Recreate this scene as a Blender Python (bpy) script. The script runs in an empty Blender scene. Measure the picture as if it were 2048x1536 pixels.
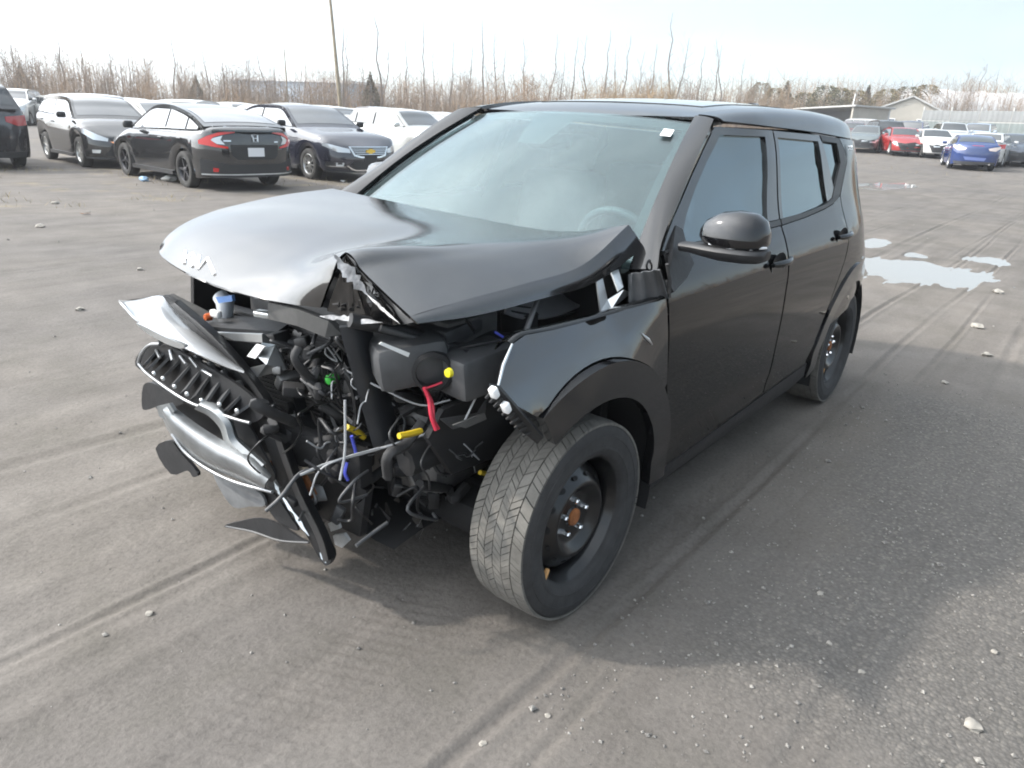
import bpy, bmesh, math, random
import numpy as np
from mathutils import Vector, Matrix
from mathutils.geometry import delaunay_2d_cdt
random.seed(7); RNG = np.random.default_rng(7)
SC = bpy.context.scene
COL = SC.collection
R = math.radians

# ------------------------------------------------------------------ camera
PW, PH, FPX = 2048, 1536, 1479.0            # photograph size and focal length in its pixels (26 mm equivalent)
CAM_C = np.array([1.735, 1.9147, 1.5007])   # origin: ground under the wreck's front axle, x = its nose, y = its left
YAW, PITCH, ROLL = 3.80293, 0.349707, 0.042954
FW = np.array([math.cos(YAW)*math.cos(PITCH), math.sin(YAW)*math.cos(PITCH), -math.sin(PITCH)])
RT = np.cross(FW, [0, 0, 1]); RT /= np.linalg.norm(RT); UP = np.cross(RT, FW)
RT, UP = RT*math.cos(ROLL) + UP*math.sin(ROLL), UP*math.cos(ROLL) - RT*math.sin(ROLL)
cd = bpy.data.cameras.new('camera'); cam = bpy.data.objects.new('camera', cd); COL.objects.link(cam)
cam.matrix_world = Matrix(((RT[0], UP[0], -FW[0], CAM_C[0]), (RT[1], UP[1], -FW[1], CAM_C[1]),
                           (RT[2], UP[2], -FW[2], CAM_C[2]), (0, 0, 0, 1)))
cd.sensor_width = 36; cd.lens = FPX/PW*36; cd.clip_start = 0.05; cd.clip_end = 3000
SC.camera = cam

# ------------------------------------------------------------------ sky, sun, exposure
SUN = Vector((0.595, -0.804, 0.804)).normalized()      # towards the sun
GLOW = 25.0
EL, AZ = math.asin(SUN.z), math.atan2(SUN.x, SUN.y)
w = bpy.data.worlds.new('World'); SC.world = w; w.use_nodes = True
nt = w.node_tree; nt.nodes.clear()
out = nt.nodes.new('ShaderNodeOutputWorld'); bg = nt.nodes.new('ShaderNodeBackground')
sky = nt.nodes.new('ShaderNodeTexSky'); sky.sky_type = 'NISHITA'; sky.sun_disc = False
sky.sun_elevation = EL; sky.sun_rotation = AZ
sky.air_density = 1.0; sky.dust_density = 0.4; sky.ozone_density = 1.4; sky.altitude = 80
# thin high cloud: streaky veil that whitens the blue
tc = nt.nodes.new('ShaderNodeTexCoord'); mp = nt.nodes.new('ShaderNodeMapping'); mp.inputs['Scale'].default_value = (1.2, 2.0, 5.5)
mp.inputs['Rotation'].default_value = (0.2, 0.1, 0.6)
nz = nt.nodes.new('ShaderNodeTexNoise'); nz.inputs['Scale'].default_value = 1.5; nz.inputs['Detail'].default_value = 6; nz.inputs['Roughness'].default_value = 0.55
rp = nt.nodes.new('ShaderNodeMapRange'); rp.inputs['From Min'].default_value = 0.36; rp.inputs['From Max'].default_value = 0.66
rp.inputs['To Min'].default_value = 0.72; rp.inputs['To Max'].default_value = 0.97
bw = nt.nodes.new('ShaderNodeRGBToBW')
gm = nt.nodes.new('ShaderNodeMath'); gm.operation = 'MULTIPLY_ADD'; gm.inputs[1].default_value = 0.05; gm.inputs[2].default_value = 2.6      # veil brightness: follows the sky, plus an even white
# forward glow of the thin cloud around the sun: k * ((1 + cos) / 2) ** n
dp = nt.nodes.new('ShaderNodeVectorMath'); dp.operation = 'DOT_PRODUCT'; dp.inputs[1].default_value = SUN
gl_ = nt.nodes.new('ShaderNodeMath'); gl_.operation = 'MULTIPLY_ADD'; gl_.inputs[1].default_value = .5; gl_.inputs[2].default_value = .5
gp = nt.nodes.new('ShaderNodeMath'); gp.operation = 'POWER'; gp.inputs[1].default_value = 6.0
gk = nt.nodes.new('ShaderNodeMath'); gk.operation = 'MULTIPLY'; gk.inputs[1].default_value = GLOW
nt.links.new(tc.outputs['Generated'], dp.inputs[0]); nt.links.new(dp.outputs['Value'], gl_.inputs[0]); nt.links.new(gl_.outputs[0], gp.inputs[0]); nt.links.new(gp.outputs[0], gk.inputs[0])
cc = nt.nodes.new('ShaderNodeCombineColor')
mx = nt.nodes.new('ShaderNodeMix'); mx.data_type = 'RGBA'
L = nt.links.new
L(tc.outputs['Generated'], mp.inputs['Vector']); L(mp.outputs['Vector'], nz.inputs['Vector']); L(nz.outputs['Fac'], rp.inputs['Value'])
L(sky.outputs['Color'], bw.inputs['Color']); L(bw.outputs['Val'], gm.inputs[0])
for i, k in enumerate((.80, .95, 1.07)):      # cloud veil keeps a cool cast
    q = nt.nodes.new('ShaderNodeMath'); q.operation = 'MULTIPLY_ADD'; q.inputs[1].default_value = k; L(gm.outputs[0], q.inputs[0]); L(gk.outputs[0], q.inputs[2]); L(q.outputs[0], cc.inputs[i])
L(rp.outputs['Result'], mx.inputs['Factor']); L(sky.outputs['Color'], mx.inputs['A']); L(cc.outputs['Color'], mx.inputs['B'])
L(mx.outputs['Result'], bg.inputs['Color']); L(bg.outputs['Background'], out.inputs['Surface'])
bg.inputs['Strength'].default_value = 0.15
sd = bpy.data.lights.new('sun', 'SUN'); sd.energy = 2.2; sd.angle = R(2.2); sd.color = (1.0, 0.93, 0.84)
so = bpy.data.objects.new('sun', sd); COL.objects.link(so); so.rotation_euler = SUN.to_track_quat('Z', 'Y').to_euler(); so.location = (0, 0, 30)
SC.view_settings.view_transform = 'Standard'; SC.view_settings.look = 'None'; SC.view_settings.gamma = 1; SC.view_settings.use_curve_mapping = False
SC.view_settings.exposure = 1.12
SC.render.engine = 'CYCLES'
SC.cycles.max_bounces = 6; SC.cycles.transparent_max_bounces = 12; SC.cycles.caustics_reflective = False; SC.cycles.caustics_refractive = False
SC.cycles.sample_clamp_indirect = 6.0
SC.cycles.use_denoising = True
SC.cycles.pixel_filter_type = 'BLACKMAN_HARRIS'; SC.cycles.filter_width = 1.9

# ------------------------------------------------------------------ pixel -> place (a pixel gives a direction, the plane the distance)
def ray(px, py):
    d = FW*FPX + RT*(px-PW/2) - UP*(py-PH/2)
    return d/np.linalg.norm(d)
def at(px, py, x=None, y=None, z=None, plane=None, off=0.0):
    d = ray(px, py)
    if plane is not None:
        n, c = plane; n = np.asarray(n, float); t = (c + off - n@CAM_C)/(n@d)
    else:
        ax, v = (0, x) if x is not None else (1, y) if y is not None else (2, z)
        t = (v - CAM_C[ax])/d[ax]
    return CAM_C + d*t
def far(px, dist):
    """ground point in the direction of a pixel column at a distance from the camera"""
    hy = 185 + px*0.043
    d = ray(px, hy); d = d[:2]/np.linalg.norm(d[:2])
    return CAM_C[:2] + d*dist

# ------------------------------------------------------------------ curves and noise
def pchip(xs, ys):
    xs = np.array(xs, float); ys = np.array(ys, float); h = np.diff(xs); d = np.diff(ys)/h; m = np.zeros_like(xs)
    for i in range(1, len(xs)-1):
        if d[i-1]*d[i] > 0:
            w1 = 2*h[i]+h[i-1]; w2 = h[i]+2*h[i-1]; m[i] = (w1+w2)/(w1/d[i-1]+w2/d[i])
    m[0] = d[0]; m[-1] = d[-1]
    def f(x):
        x = np.clip(np.asarray(x, float), xs[0], xs[-1]); i = np.clip(np.searchsorted(xs, x)-1, 0, len(h)-1)
        t = (x-xs[i])/h[i]
        return (1+2*t)*(1-t)**2*ys[i]+t*(1-t)**2*h[i]*m[i]+t*t*(3-2*t)*ys[i+1]+t*t*(t-1)*h[i]*m[i+1]
    return f
def crom(P, n, closed=False):
    """Catmull-Rom through the control points, n samples per span"""
    P = np.asarray(P, float); N = len(P); o = []
    for i in range(N if closed else N-1):
        if closed: a, b, c, d = P[(i-1) % N], P[i], P[(i+1) % N], P[(i+2) % N]
        else: b, c = P[i], P[i+1]; a = P[i-1] if i else 2*b-c; d = P[i+2] if i+2 < N else 2*c-b
        for k in range(n):
            t = k/n
            o.append(.5*(2*b+(c-a)*t+(2*a-5*b+4*c-d)*t*t+(3*b-a-3*c+d)*t**3))
    if not closed: o.append(P[-1])
    return np.array(o)
_T = RNG.random((256, 256))
def vnoise(x, y):
    x = np.asarray(x, float); y = np.asarray(y, float)
    xi = np.floor(x).astype(int); yi = np.floor(y).astype(int); fx = x-xi; fy = y-yi
    fx = fx*fx*(3-2*fx); fy = fy*fy*(3-2*fy)
    g = lambda a, b: _T[a % 256, b % 256]
    return (g(xi, yi)*(1-fx)+g(xi+1, yi)*fx)*(1-fy)+(g(xi, yi+1)*(1-fx)+g(xi+1, yi+1)*fx)*fy - .5
def fbm(x, y, o=4):
    s = 0; a = 1.0
    for k in range(o): s = s + a*vnoise(x*2**k+17*k, y*2**k+31*k); a *= .5
    return s
def sstep(a, b, x):
    t = np.clip((np.asarray(x, float)-a)/(b-a), 0, 1); return t*t*(3-2*t)

# ------------------------------------------------------------------ materials
def newmat(name):
    m = bpy.data.materials.new(name); m.use_nodes = True
    return m, m.node_tree, m.node_tree.nodes['Principled BSDF']
def noise_node(t, scale, detail=4, rough=.55, vec=None):
    n = t.nodes.new('ShaderNodeTexNoise'); n.inputs['Scale'].default_value = scale; n.inputs['Detail'].default_value = detail; n.inputs['Roughness'].default_value = rough
    if vec is None:
        c = t.nodes.new('ShaderNodeTexCoord'); vec = c.outputs['Object']
    t.links.new(vec, n.inputs['Vector']); return n.outputs['Fac']
def ramp(t, src, stops):
    r = t.nodes.new('ShaderNodeValToRGB'); e = r.color_ramp.elements
    while len(e) < len(stops): e.new(.5)
    for k, (p, c) in enumerate(stops): e[k].position = p; e[k].color = (*c, 1) if len(c) == 3 else c
    t.links.new(src, r.inputs['Fac']); return r.outputs['Color']
def bump(t, b, src, strength, dist=.01):
    n = t.nodes.new('ShaderNodeBump'); n.inputs['Strength'].default_value = strength; n.inputs['Distance'].default_value = dist
    t.links.new(src, n.inputs['Height']); t.links.new(n.outputs['Normal'], b.inputs['Normal']); return n
MATS = {}
def mat(name, col, rough=.5, metal=0., coat=0., var=.0, vscale=6., bmp=0., bscale=40., spec=.5, trans=0., emit=None):
    if name in MATS: return MATS[name]
    m, t, b = newmat(name)
    b.inputs['Base Color'].default_value = (*col, 1); b.inputs['Roughness'].default_value = rough; b.inputs['Metallic'].default_value = metal
    b.inputs['Coat Weight'].default_value = coat; b.inputs['Coat Roughness'].default_value = .03
    b.inputs['Specular IOR Level'].default_value = spec; b.inputs['Transmission Weight'].default_value = trans
    if var:
        f = noise_node(t, vscale)
        c = ramp(t, f, [(.3, tuple(v*(1-var) for v in col)), (.7, tuple(min(1, v*(1+var)) for v in col))])
        t.links.new(c, b.inputs['Base Color'])
    if bmp: bump(t, b, noise_node(t, bscale), bmp)
    MATS[name] = m; return m
def paint(name, col, dust=.12, dustcol=(.34, .32, .29), flake=0., rough=.25, coat_rough=.04, coat_ior=1.9):
    """clear-coated car paint under an uneven film of road dust"""
    if name in MATS: return MATS[name]
    m, t, b = newmat(name)
    f1 = noise_node(t, 3.0, 6, .65); f2 = noise_node(t, 38., 3)
    mm = t.nodes.new('ShaderNodeMath'); mm.operation = 'MULTIPLY'; t.links.new(f1, mm.inputs[0]); t.links.new(f2, mm.inputs[1])
    rg = t.nodes.new('ShaderNodeMapRange'); rg.inputs['From Min'].default_value = .14; rg.inputs['From Max'].default_value = .42
    rg.inputs['To Min'].default_value = dust*.35; rg.inputs['To Max'].default_value = dust*1.5; t.links.new(mm.outputs[0], rg.inputs['Value'])
    mxn = t.nodes.new('ShaderNodeMix'); mxn.data_type = 'RGBA'; mxn.inputs['A'].default_value = (*col, 1); mxn.inputs['B'].default_value = (*dustcol, 1)
    t.links.new(rg.outputs['Result'], mxn.inputs['Factor']); t.links.new(mxn.outputs['Result'], b.inputs['Base Color'])
    b.inputs['Roughness'].default_value = rough; b.inputs['Metallic'].default_value = flake; b.inputs['Specular IOR Level'].default_value = 0.0
    b.inputs['Coat Weight'].default_value = 1.0; b.inputs['Coat IOR'].default_value = coat_ior
    cr = t.nodes.new('ShaderNodeMapRange'); cr.inputs['From Min'].default_value = .3; cr.inputs['From Max'].default_value = .7
    cr.inputs['To Min'].default_value = coat_rough*.6; cr.inputs['To Max'].default_value = coat_rough*1.8; t.links.new(f1, cr.inputs['Value'])
    t.links.new(cr.outputs['Result'], b.inputs['Coat Roughness'])
    MATS[name] = m; return m
def glass(name, tint, dust=.10, dustcol=(.55, .56, .54), rough=.0, f0=.045, refl=(1, 1, 1)):
    """thin automotive glass: tinted see-through, Fresnel mirror, a little sunlit dust"""
    if name in MATS: return MATS[name]
    m = bpy.data.materials.new(name); m.use_nodes = True; t = m.node_tree; t.nodes.clear()
    o = t.nodes.new('ShaderNodeOutputMaterial'); tr = t.nodes.new('ShaderNodeBsdfTransparent'); tr.inputs['Color'].default_value = (*tint, 1)
    gl = t.nodes.new('ShaderNodeBsdfGlossy'); gl.inputs['Roughness'].default_value = rough; gl.inputs['Color'].default_value = (*refl, 1)
    df = t.nodes.new('ShaderNodeBsdfDiffuse'); df.inputs['Color'].default_value = (*dustcol, 1)
    lw = t.nodes.new('ShaderNodeLayerWeight'); lw.inputs['Blend'].default_value = .5          # Schlick term, the same for both faces of the pane
    pw = t.nodes.new('ShaderNodeMath'); pw.operation = 'POWER'; pw.inputs[1].default_value = 5.0; t.links.new(lw.outputs['Facing'], pw.inputs[0])
    fr = t.nodes.new('ShaderNodeMath'); fr.operation = 'MULTIPLY_ADD'; fr.inputs[1].default_value = 1-f0; fr.inputs[2].default_value = f0; t.links.new(pw.outputs[0], fr.inputs[0])
    m1 = t.nodes.new('ShaderNodeMixShader'); m2 = t.nodes.new('ShaderNodeMixShader')
    f = noise_node(t, 4., 5, .6)
    rg = t.nodes.new('ShaderNodeMapRange'); rg.inputs['From Min'].default_value = .3; rg.inputs['From Max'].default_value = .7
    rg.inputs['To Min'].default_value = dust*.6; rg.inputs['To Max'].default_value = dust*1.4; t.links.new(f, rg.inputs['Value'])
    t.links.new(rg.outputs['Result'], m1.inputs['Fac']); t.links.new(tr.outputs[0], m1.inputs[1]); t.links.new(df.outputs[0], m1.inputs[2])
    t.links.new(fr.outputs[0], m2.inputs['Fac']); t.links.new(m1.outputs[0], m2.inputs[1]); t.links.new(gl.outputs[0], m2.inputs[2])
    t.links.new(m2.outputs[0], o.inputs['Surface']); MATS[name] = m; return m

# ------------------------------------------------------------------ mesh building
class MB:
    """collects faces; build() links them as one mesh object"""
    def __init__(s): s.v = []; s.f = []
    def add(s, vs, fs):
        o = len(s.v); s.v += [tuple(map(float, p)) for p in vs]; s.f += [tuple(i+o for i in f) for f in fs]; return s
    def box(s, c, size, rot=None, taper=1.0):
        sx, sy, sz = [k/2 for k in size]; vs = []
        for z in (-1, 1):
            k = taper if z > 0 else 1
            for a, b in ((-1, -1), (1, -1), (1, 1), (-1, 1)): vs.append(Vector((a*sx*k, b*sy*k, z*sz)))
        if rot is not None:
            M = rot if isinstance(rot, Matrix) else Matrix.Rotation(rot, 3, 'Z'); vs = [M @ p for p in vs]
        c = Vector(c)
        return s.add([p+c for p in vs], [(3, 2, 1, 0), (4, 5, 6, 7), (0, 1, 5, 4), (1, 2, 6, 5), (2, 3, 7, 6), (3, 0, 4, 7)])
    def cbox(s, c, size, bev=.01, rot=None):
        """box with chamfered edges"""
        bm = bmesh.new(); bmesh.ops.create_cube(bm, size=1)
        bmesh.ops.scale(bm, vec=size, verts=bm.verts)
        bmesh.ops.bevel(bm, geom=bm.edges[:], offset=min(bev, min(size)*.45), segments=2, profile=.5, affect='EDGES')
        M = rot if isinstance(rot, Matrix) else Matrix.Rotation(rot or 0, 3, 'Z'); c = Vector(c)
        bm.verts.index_update()
        vs = [M @ v.co + c for v in bm.verts]; fs = [tuple(v.index for v in f.verts) for f in bm.faces]; bm.free(); return s.add(vs, fs)
    def tube(s, path, r, n=8, cap=True):
        P = [Vector(p) for p in path]; rr = r if hasattr(r, '__len__') else [r]*len(P); vs = []; fs = []
        up = Vector((0, 0, 1)); a = None
        for i, p in enumerate(P):
            d = (P[min(i+1, len(P)-1)]-P[max(i-1, 0)])
            if d.length < 1e-9: d = Vector((0, 0, 1))
            d.normalize()
            if a is None: a = d.cross(up if abs(d.z) < .9 else Vector((1, 0, 0))).normalized()
            else:
                a = a-d*a.dot(d); a = a.normalized() if a.length > 1e-6 else d.orthogonal().normalized()
            b = d.cross(a)
            for k in range(n): q = 2*math.pi*k/n; vs.append(p+(a*math.cos(q)+b*math.sin(q))*rr[i])
        for i in range(len(P)-1):
            for k in range(n): fs.append((i*n+k, i*n+(k+1) % n, (i+1)*n+(k+1) % n, (i+1)*n+k))
        if cap: fs.append(tuple(range(n-1, -1, -1))); fs.append(tuple((len(P)-1)*n+k for k in range(n)))
        return s.add(vs, fs)
    def lathe(s, prof, n=48, axis='Y', c=(0, 0, 0), closed=False):
        """profile of (radius, along); axis Y: disc in xz"""
        vs = []; fs = []; m = len(prof)
        for k in range(n):
            q = 2*math.pi*k/n; cs, sn = math.cos(q), math.sin(q)
            for r, a in prof:
                p = (r*cs, a, r*sn) if axis == 'Y' else (r*cs, r*sn, a) if axis == 'Z' else (a, r*cs, r*sn)
                vs.append((p[0]+c[0], p[1]+c[1], p[2]+c[2]))
        for k in range(n):
            k2 = (k+1) % n
            for j in range(m if closed else m-1):
                j2 = (j+1) % m; fs.append((k*m+j, k*m+j2, k2*m+j2, k2*m+j))
        return s.add(vs, fs)
    def grid(s, G, flip=False):
        nu, nv = len(G), len(G[0]); vs = [p for row in G for p in row]; fs = []
        for i in range(nu-1):
            for j in range(nv-1):
                q = (i*nv+j, i*nv+j+1, (i+1)*nv+j+1, (i+1)*nv+j); fs.append(q[::-1] if flip else q)
        return s.add(vs, fs)
    def poly(s, pts, thick, n=None):
        """flat-ish polygon extruded to a plate of the given thickness along its normal"""
        P = [Vector(p) for p in pts]; N = len(P)
        if n is None:
            n = Vector((0, 0, 0))
            for i in range(N): a, b = P[i], P[(i+1) % N]; n += Vector(((a.y-b.y)*(a.z+b.z), (a.z-b.z)*(a.x+b.x), (a.x-b.x)*(a.y+b.y)))
        n = Vector(n).normalized()
        ax = n.orthogonal().normalized(); ay = n.cross(ax)
        P2 = [Vector((p.dot(ax), p.dot(ay))) for p in P]
        r = delaunay_2d_cdt(P2, [], [list(range(N))], 1, 1e-6)
        # lift each output vertex to 3D by its source point
        out3 = []
        for k, v2 in enumerate(r[0]):
            src = r[3][k]; out3.append(P[src[0]] if src else min(P, key=lambda p: (Vector((p.dot(ax), p.dot(ay)))-v2).length))
        tris = [tuple(f) for f in r[2]]; M = len(out3)
        # orient along n
        tr2 = []
        for f in tris:
            a, b, c = (out3[f[0]], out3[f[1]], out3[f[2]]); tr2.append(f if (b-a).cross(c-a).dot(n) > 0 else f[::-1])
        vs = [p+n*thick/2 for p in out3]+[p-n*thick/2 for p in out3]
        fs = tr2+[tuple(i+M for i in f[::-1]) for f in tr2]
        ed = {}
        for f in tr2:
            for i in range(len(f)): ed[(f[i], f[(i+1) % len(f)])] = 1
        for (a, b) in list(ed):
            if (b, a) not in ed: fs.append((b, a, a+M, b+M))
        return s.add(vs, fs)
    def build(s, name, material, parent=None, smooth=40, bevel=0.):
        me = bpy.data.meshes.new(name); me.from_pydata(s.v, [], s.f); me.validate()
        mats = material if isinstance(material, (list, tuple)) else [material]
        for q in mats: me.materials.append(q)
        if smooth:
            me.shade_smooth(); me.set_sharp_from_angle(angle=R(smooth))
        o = bpy.data.objects.new(name, me); COL.objects.link(o)
        if parent is not None: o.parent = parent
        if bevel:
            b = o.modifiers.new('b', 'BEVEL'); b.width = bevel; b.segments = 2; b.limit_method = 'ANGLE'; b.angle_limit = R(35)
        return o
def empty(name, loc=(0, 0, 0), rz=0., label=None, cat=None, group=None, parent=None):
    o = bpy.data.objects.new(name, None); COL.objects.link(o); o.location = loc; o.rotation_euler = (0, 0, rz); o.empty_display_size = .2
    if parent is not None: o.parent = parent
    return tag(o, label, cat, group)
def tag(o, label=None, cat=None, group=None, kind=None):
    if label: o['label'] = label
    if cat: o['category'] = cat
    if group: o['group'] = group
    if kind: o['kind'] = kind
    return o
def thick_patch(G, th, flip=False):
    """grid of points with thickness: returns an MB (outer grid, inner grid, rim)"""
    G = np.asarray(G, float); nu, nv = G.shape[:2]
    du = np.gradient(G, axis=0); dv = np.gradient(G, axis=1); n = np.cross(du, dv); n /= np.maximum(np.linalg.norm(n, axis=2, keepdims=True), 1e-9)
    if flip: n = -n
    I = G-n*th; m = MB(); m.grid(G, flip); m.grid(I, not flip)
    o = nu*nv
    rim = [(i, 0) for i in range(nu)]+[(nu-1, j) for j in range(1, nv)]+[(i, nv-1) for i in range(nu-2, -1, -1)]+[(0, j) for j in range(nv-2, 0, -1)]
    ids = [i*nv+j for i, j in rim]
    for k in range(len(ids)):
        a, b = ids[k], ids[(k+1) % len(ids)]; q = (a, b, b+o, a+o); m.f.append(q if flip else q[::-1])
    return m
def bicubic(C, nu, nv):
    """smooth surface through a control grid (rows x cols x 3)"""
    C = np.asarray(C, float); A = np.array([crom(C[:, j], nu) for j in range(C.shape[1])])   # cols x U x 3
    return np.array([crom(A[:, i], nv) for i in range(A.shape[1])])                            # U x V x 3
def copy_tree(o, parent=None):
    c = o.copy(); COL.objects.link(c); c.parent = parent
    for ch in list(o.children): copy_tree(ch, c)
    return c
def text_mesh(s, size, ext, name, material, parent, M):
    """lettering as real raised geometry: font outlines turned to mesh"""
    cu = bpy.data.curves.new(name, 'FONT'); cu.body = s; cu.size = size; cu.extrude = ext; cu.align_x = 'CENTER'; cu.align_y = 'CENTER'; cu.resolution_u = 2
    t = bpy.data.objects.new('tmp', cu); COL.objects.link(t); dg = bpy.context.evaluated_depsgraph_get()
    me = bpy.data.meshes.new_from_object(t.evaluated_get(dg)); bpy.data.objects.remove(t); bpy.data.curves.remove(cu)
    me.materials.clear(); me.materials.append(material); me.transform(M); me.name = name
    o = bpy.data.objects.new(name, me); COL.objects.link(o); o.parent = parent; return o
def frame(o, xa, ya, za=None):
    """matrix with origin o, x along xa, y near ya"""
    x = Vector(xa).normalized(); z = x.cross(Vector(ya)).normalized(); y = z.cross(x); o = Vector(o)
    return Matrix(((x.x, y.x, z.x, o.x), (x.y, y.y, z.y, o.y), (x.z, y.z, z.z, o.z), (0, 0, 0, 1)))

# ------------------------------------------------------------------ ground
def rise(x, y):
    """the yard climbs gently behind the wreck, towards the buildings"""
    dx, dy = x-CAM_C[0], y-CAM_C[1]; d = np.hypot(dx, dy); a = np.arctan2(dy, dx)          # heading of the buildings: about 190 degrees
    k = np.clip((np.cos(a-R(190))-.86)/.1, 0, 1)
    return .55*sstep(36, 66, d)*k
PUD = [  # puddles: centre pixel, half length along the image, half depth, noise seed
    [(1738, 527), (1790, 520), (1850, 531), (1950, 545), (1990, 556), (1900, 557), (1845, 552), (1790, 556), (1750, 548)],
    [(1735, 478), (1760, 476), (1775, 482), (1760, 489), (1735, 490)],
    [(1945, 517), (1975, 514), (2005, 520), (2010, 527), (1975, 526)],
    [(1715, 367), (1770, 366), (1830, 369), (1828, 373), (1765, 374), (1715, 374)],
    [(1812, 510), (1835, 508), (1850, 511), (1830, 515)],
]
PUDP = [np.array([at(px, py, z=0.)[:2] for px, py in crom(p, 5, True)]) for p in PUD]
def pud_mask(x, y):
    """basin depth factor; its noisy rim gives the shoreline"""
    m = np.zeros_like(x)
    for P in PUDP:
        c = P.mean(0); r = np.abs(P-c).max(0)+.05
        q = ((x-c[0])/r[0], (y-c[1])/r[1]); d = np.hypot(*q)+.85*fbm(x*1.6+c[0], y*3.6, 5); m = np.maximum(m, 1-sstep(.55, 1.25, d))
    return m
RUTS = [(-3.5, .05, .012, .4), (-2.55, .03, .006, 1.5), (-1.48, .04, .011, .3), (-1.36, .03, .007, 1.1), (-.95, .03, .006, 2.), (-.30, .035, .014, .1), (-.23, .02, .009, .7), (-.05, .05, .006, 2.2),
        (.46, .022, .011, .6), (.53, .022, .010, .9), (.60, .02, .006, 1.6), (.95, .022, .012, .2), (1.17, .018, .008, 1.2), (-4.4, .05, .010, .5), (-5.3, .06, .010, .8), (1.6, .03, .007, 2.4)]
def height(x, y):
    near = 1-sstep(9, 30, np.hypot(x, y))
    z = .010*fbm(x*.55, y*.6, 3)+.007*fbm(x*3.1, y*4.2, 4)*near
    z = z+.005*fbm(x*.25+40, y*3.6, 3)*near*sstep(1.3, .2, y)*sstep(-7, -3, y)           # drag lines along the driving direction
    for k, (y0, wd, dp, ph) in enumerate(RUTS):
        yy = y0+.035*np.sin(x*.7+ph*9)+.02*fbm(x*.8+ph*20, 3*ph+0*x, 2)
        on = np.clip(.5+1.6*fbm(x*.45+ph*13, 0*x+k*3.3, 2), 0, 1)
        u = (y-yy)/wd
        z = z-dp*on*np.exp(-u*u)*near+.6*dp*on*np.exp(-((np.abs(u)-1.6)/.6)**2)*near
    # tread print left by the front left tyre
    tp = sstep(.80, .83, y)*sstep(1.02, .99, y)*sstep(-2.3, -1.2, x)*sstep(.1, -.05, x)
    z = z-tp*.007*(np.sin(x*2*math.pi/.036+np.abs(y-.9)*60) > 0)
    tp2 = sstep(.38, .41, y)*sstep(.66, .63, y)*sstep(.2, .35, x)*sstep(1.5, .9, x)
    z = z-tp2*.005*(np.sin(x*2*math.pi/.045+y*70) > .1)
    wheel = np.exp(-((x/.45)**2+((y-.8)/.22)**2))+np.exp(-(((x+2.6)/.4)**2+((y-.8)/.22)**2))
    z = z*(1-np.clip(wheel, 0, 1)*.85)
    pm = pud_mask(x, y)
    return z+.016*fbm(x*3.7+5, y*6.1, 3)*np.minimum(1, pm*3)-.030*pm+rise(x, y)
def axis(segs):
    o = [segs[0][0]]
    for a, b, st in segs:
        n = max(1, int(round((b-a)/st))); o += list(np.linspace(a, b, n+1)[1:])
    return np.array(o)
gx = axis([(-220, -90, 26), (-90, -30, 5), (-30, -12, .5), (-12, -9, .11), (-9, -4, .06), (-4, -1.6, .05), (-1.6, 1.55, .0135), (1.55, 4, .08), (4, 20, 2), (20, 100, 20), (100, 220, 40)])
gy = axis([(-220, -80, 28), (-80, -24, 4), (-24, -10, .4), (-10, -4, .10), (-4, -1.2, .03), (-1.2, 2.05, .0135), (2.05, 5, .08), (5, 20, 1.5), (20, 100, 20), (100, 220, 40)])
X, Y = np.meshgrid(gx, gy, indexing='ij'); Z = height(X, Y)
me = bpy.data.meshes.new('ground'); nx, ny = len(gx), len(gy)
co = np.stack([X, Y, Z], -1).reshape(-1, 3)
ii = (np.arange(nx-1)[:, None]*ny+np.arange(ny-1)[None]).reshape(-1)
qd = np.stack([ii, ii+ny, ii+ny+1, ii+1], -1)
me.vertices.add(len(co)); me.vertices.foreach_set('co', co.reshape(-1)); me.loops.add(qd.size); me.loops.foreach_set('vertex_index', qd.reshape(-1).astype(np.int32))
me.polygons.add(len(qd)); me.polygons.foreach_set('loop_start', np.arange(0, qd.size, 4, dtype=np.int32)); me.update(calc_edges=True); me.shade_smooth()
ground = bpy.data.objects.new('ground', me); COL.objects.link(ground); tag(ground, 'packed grey brown dirt yard with tyre tracks and gravel', None, None, 'structure')
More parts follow.
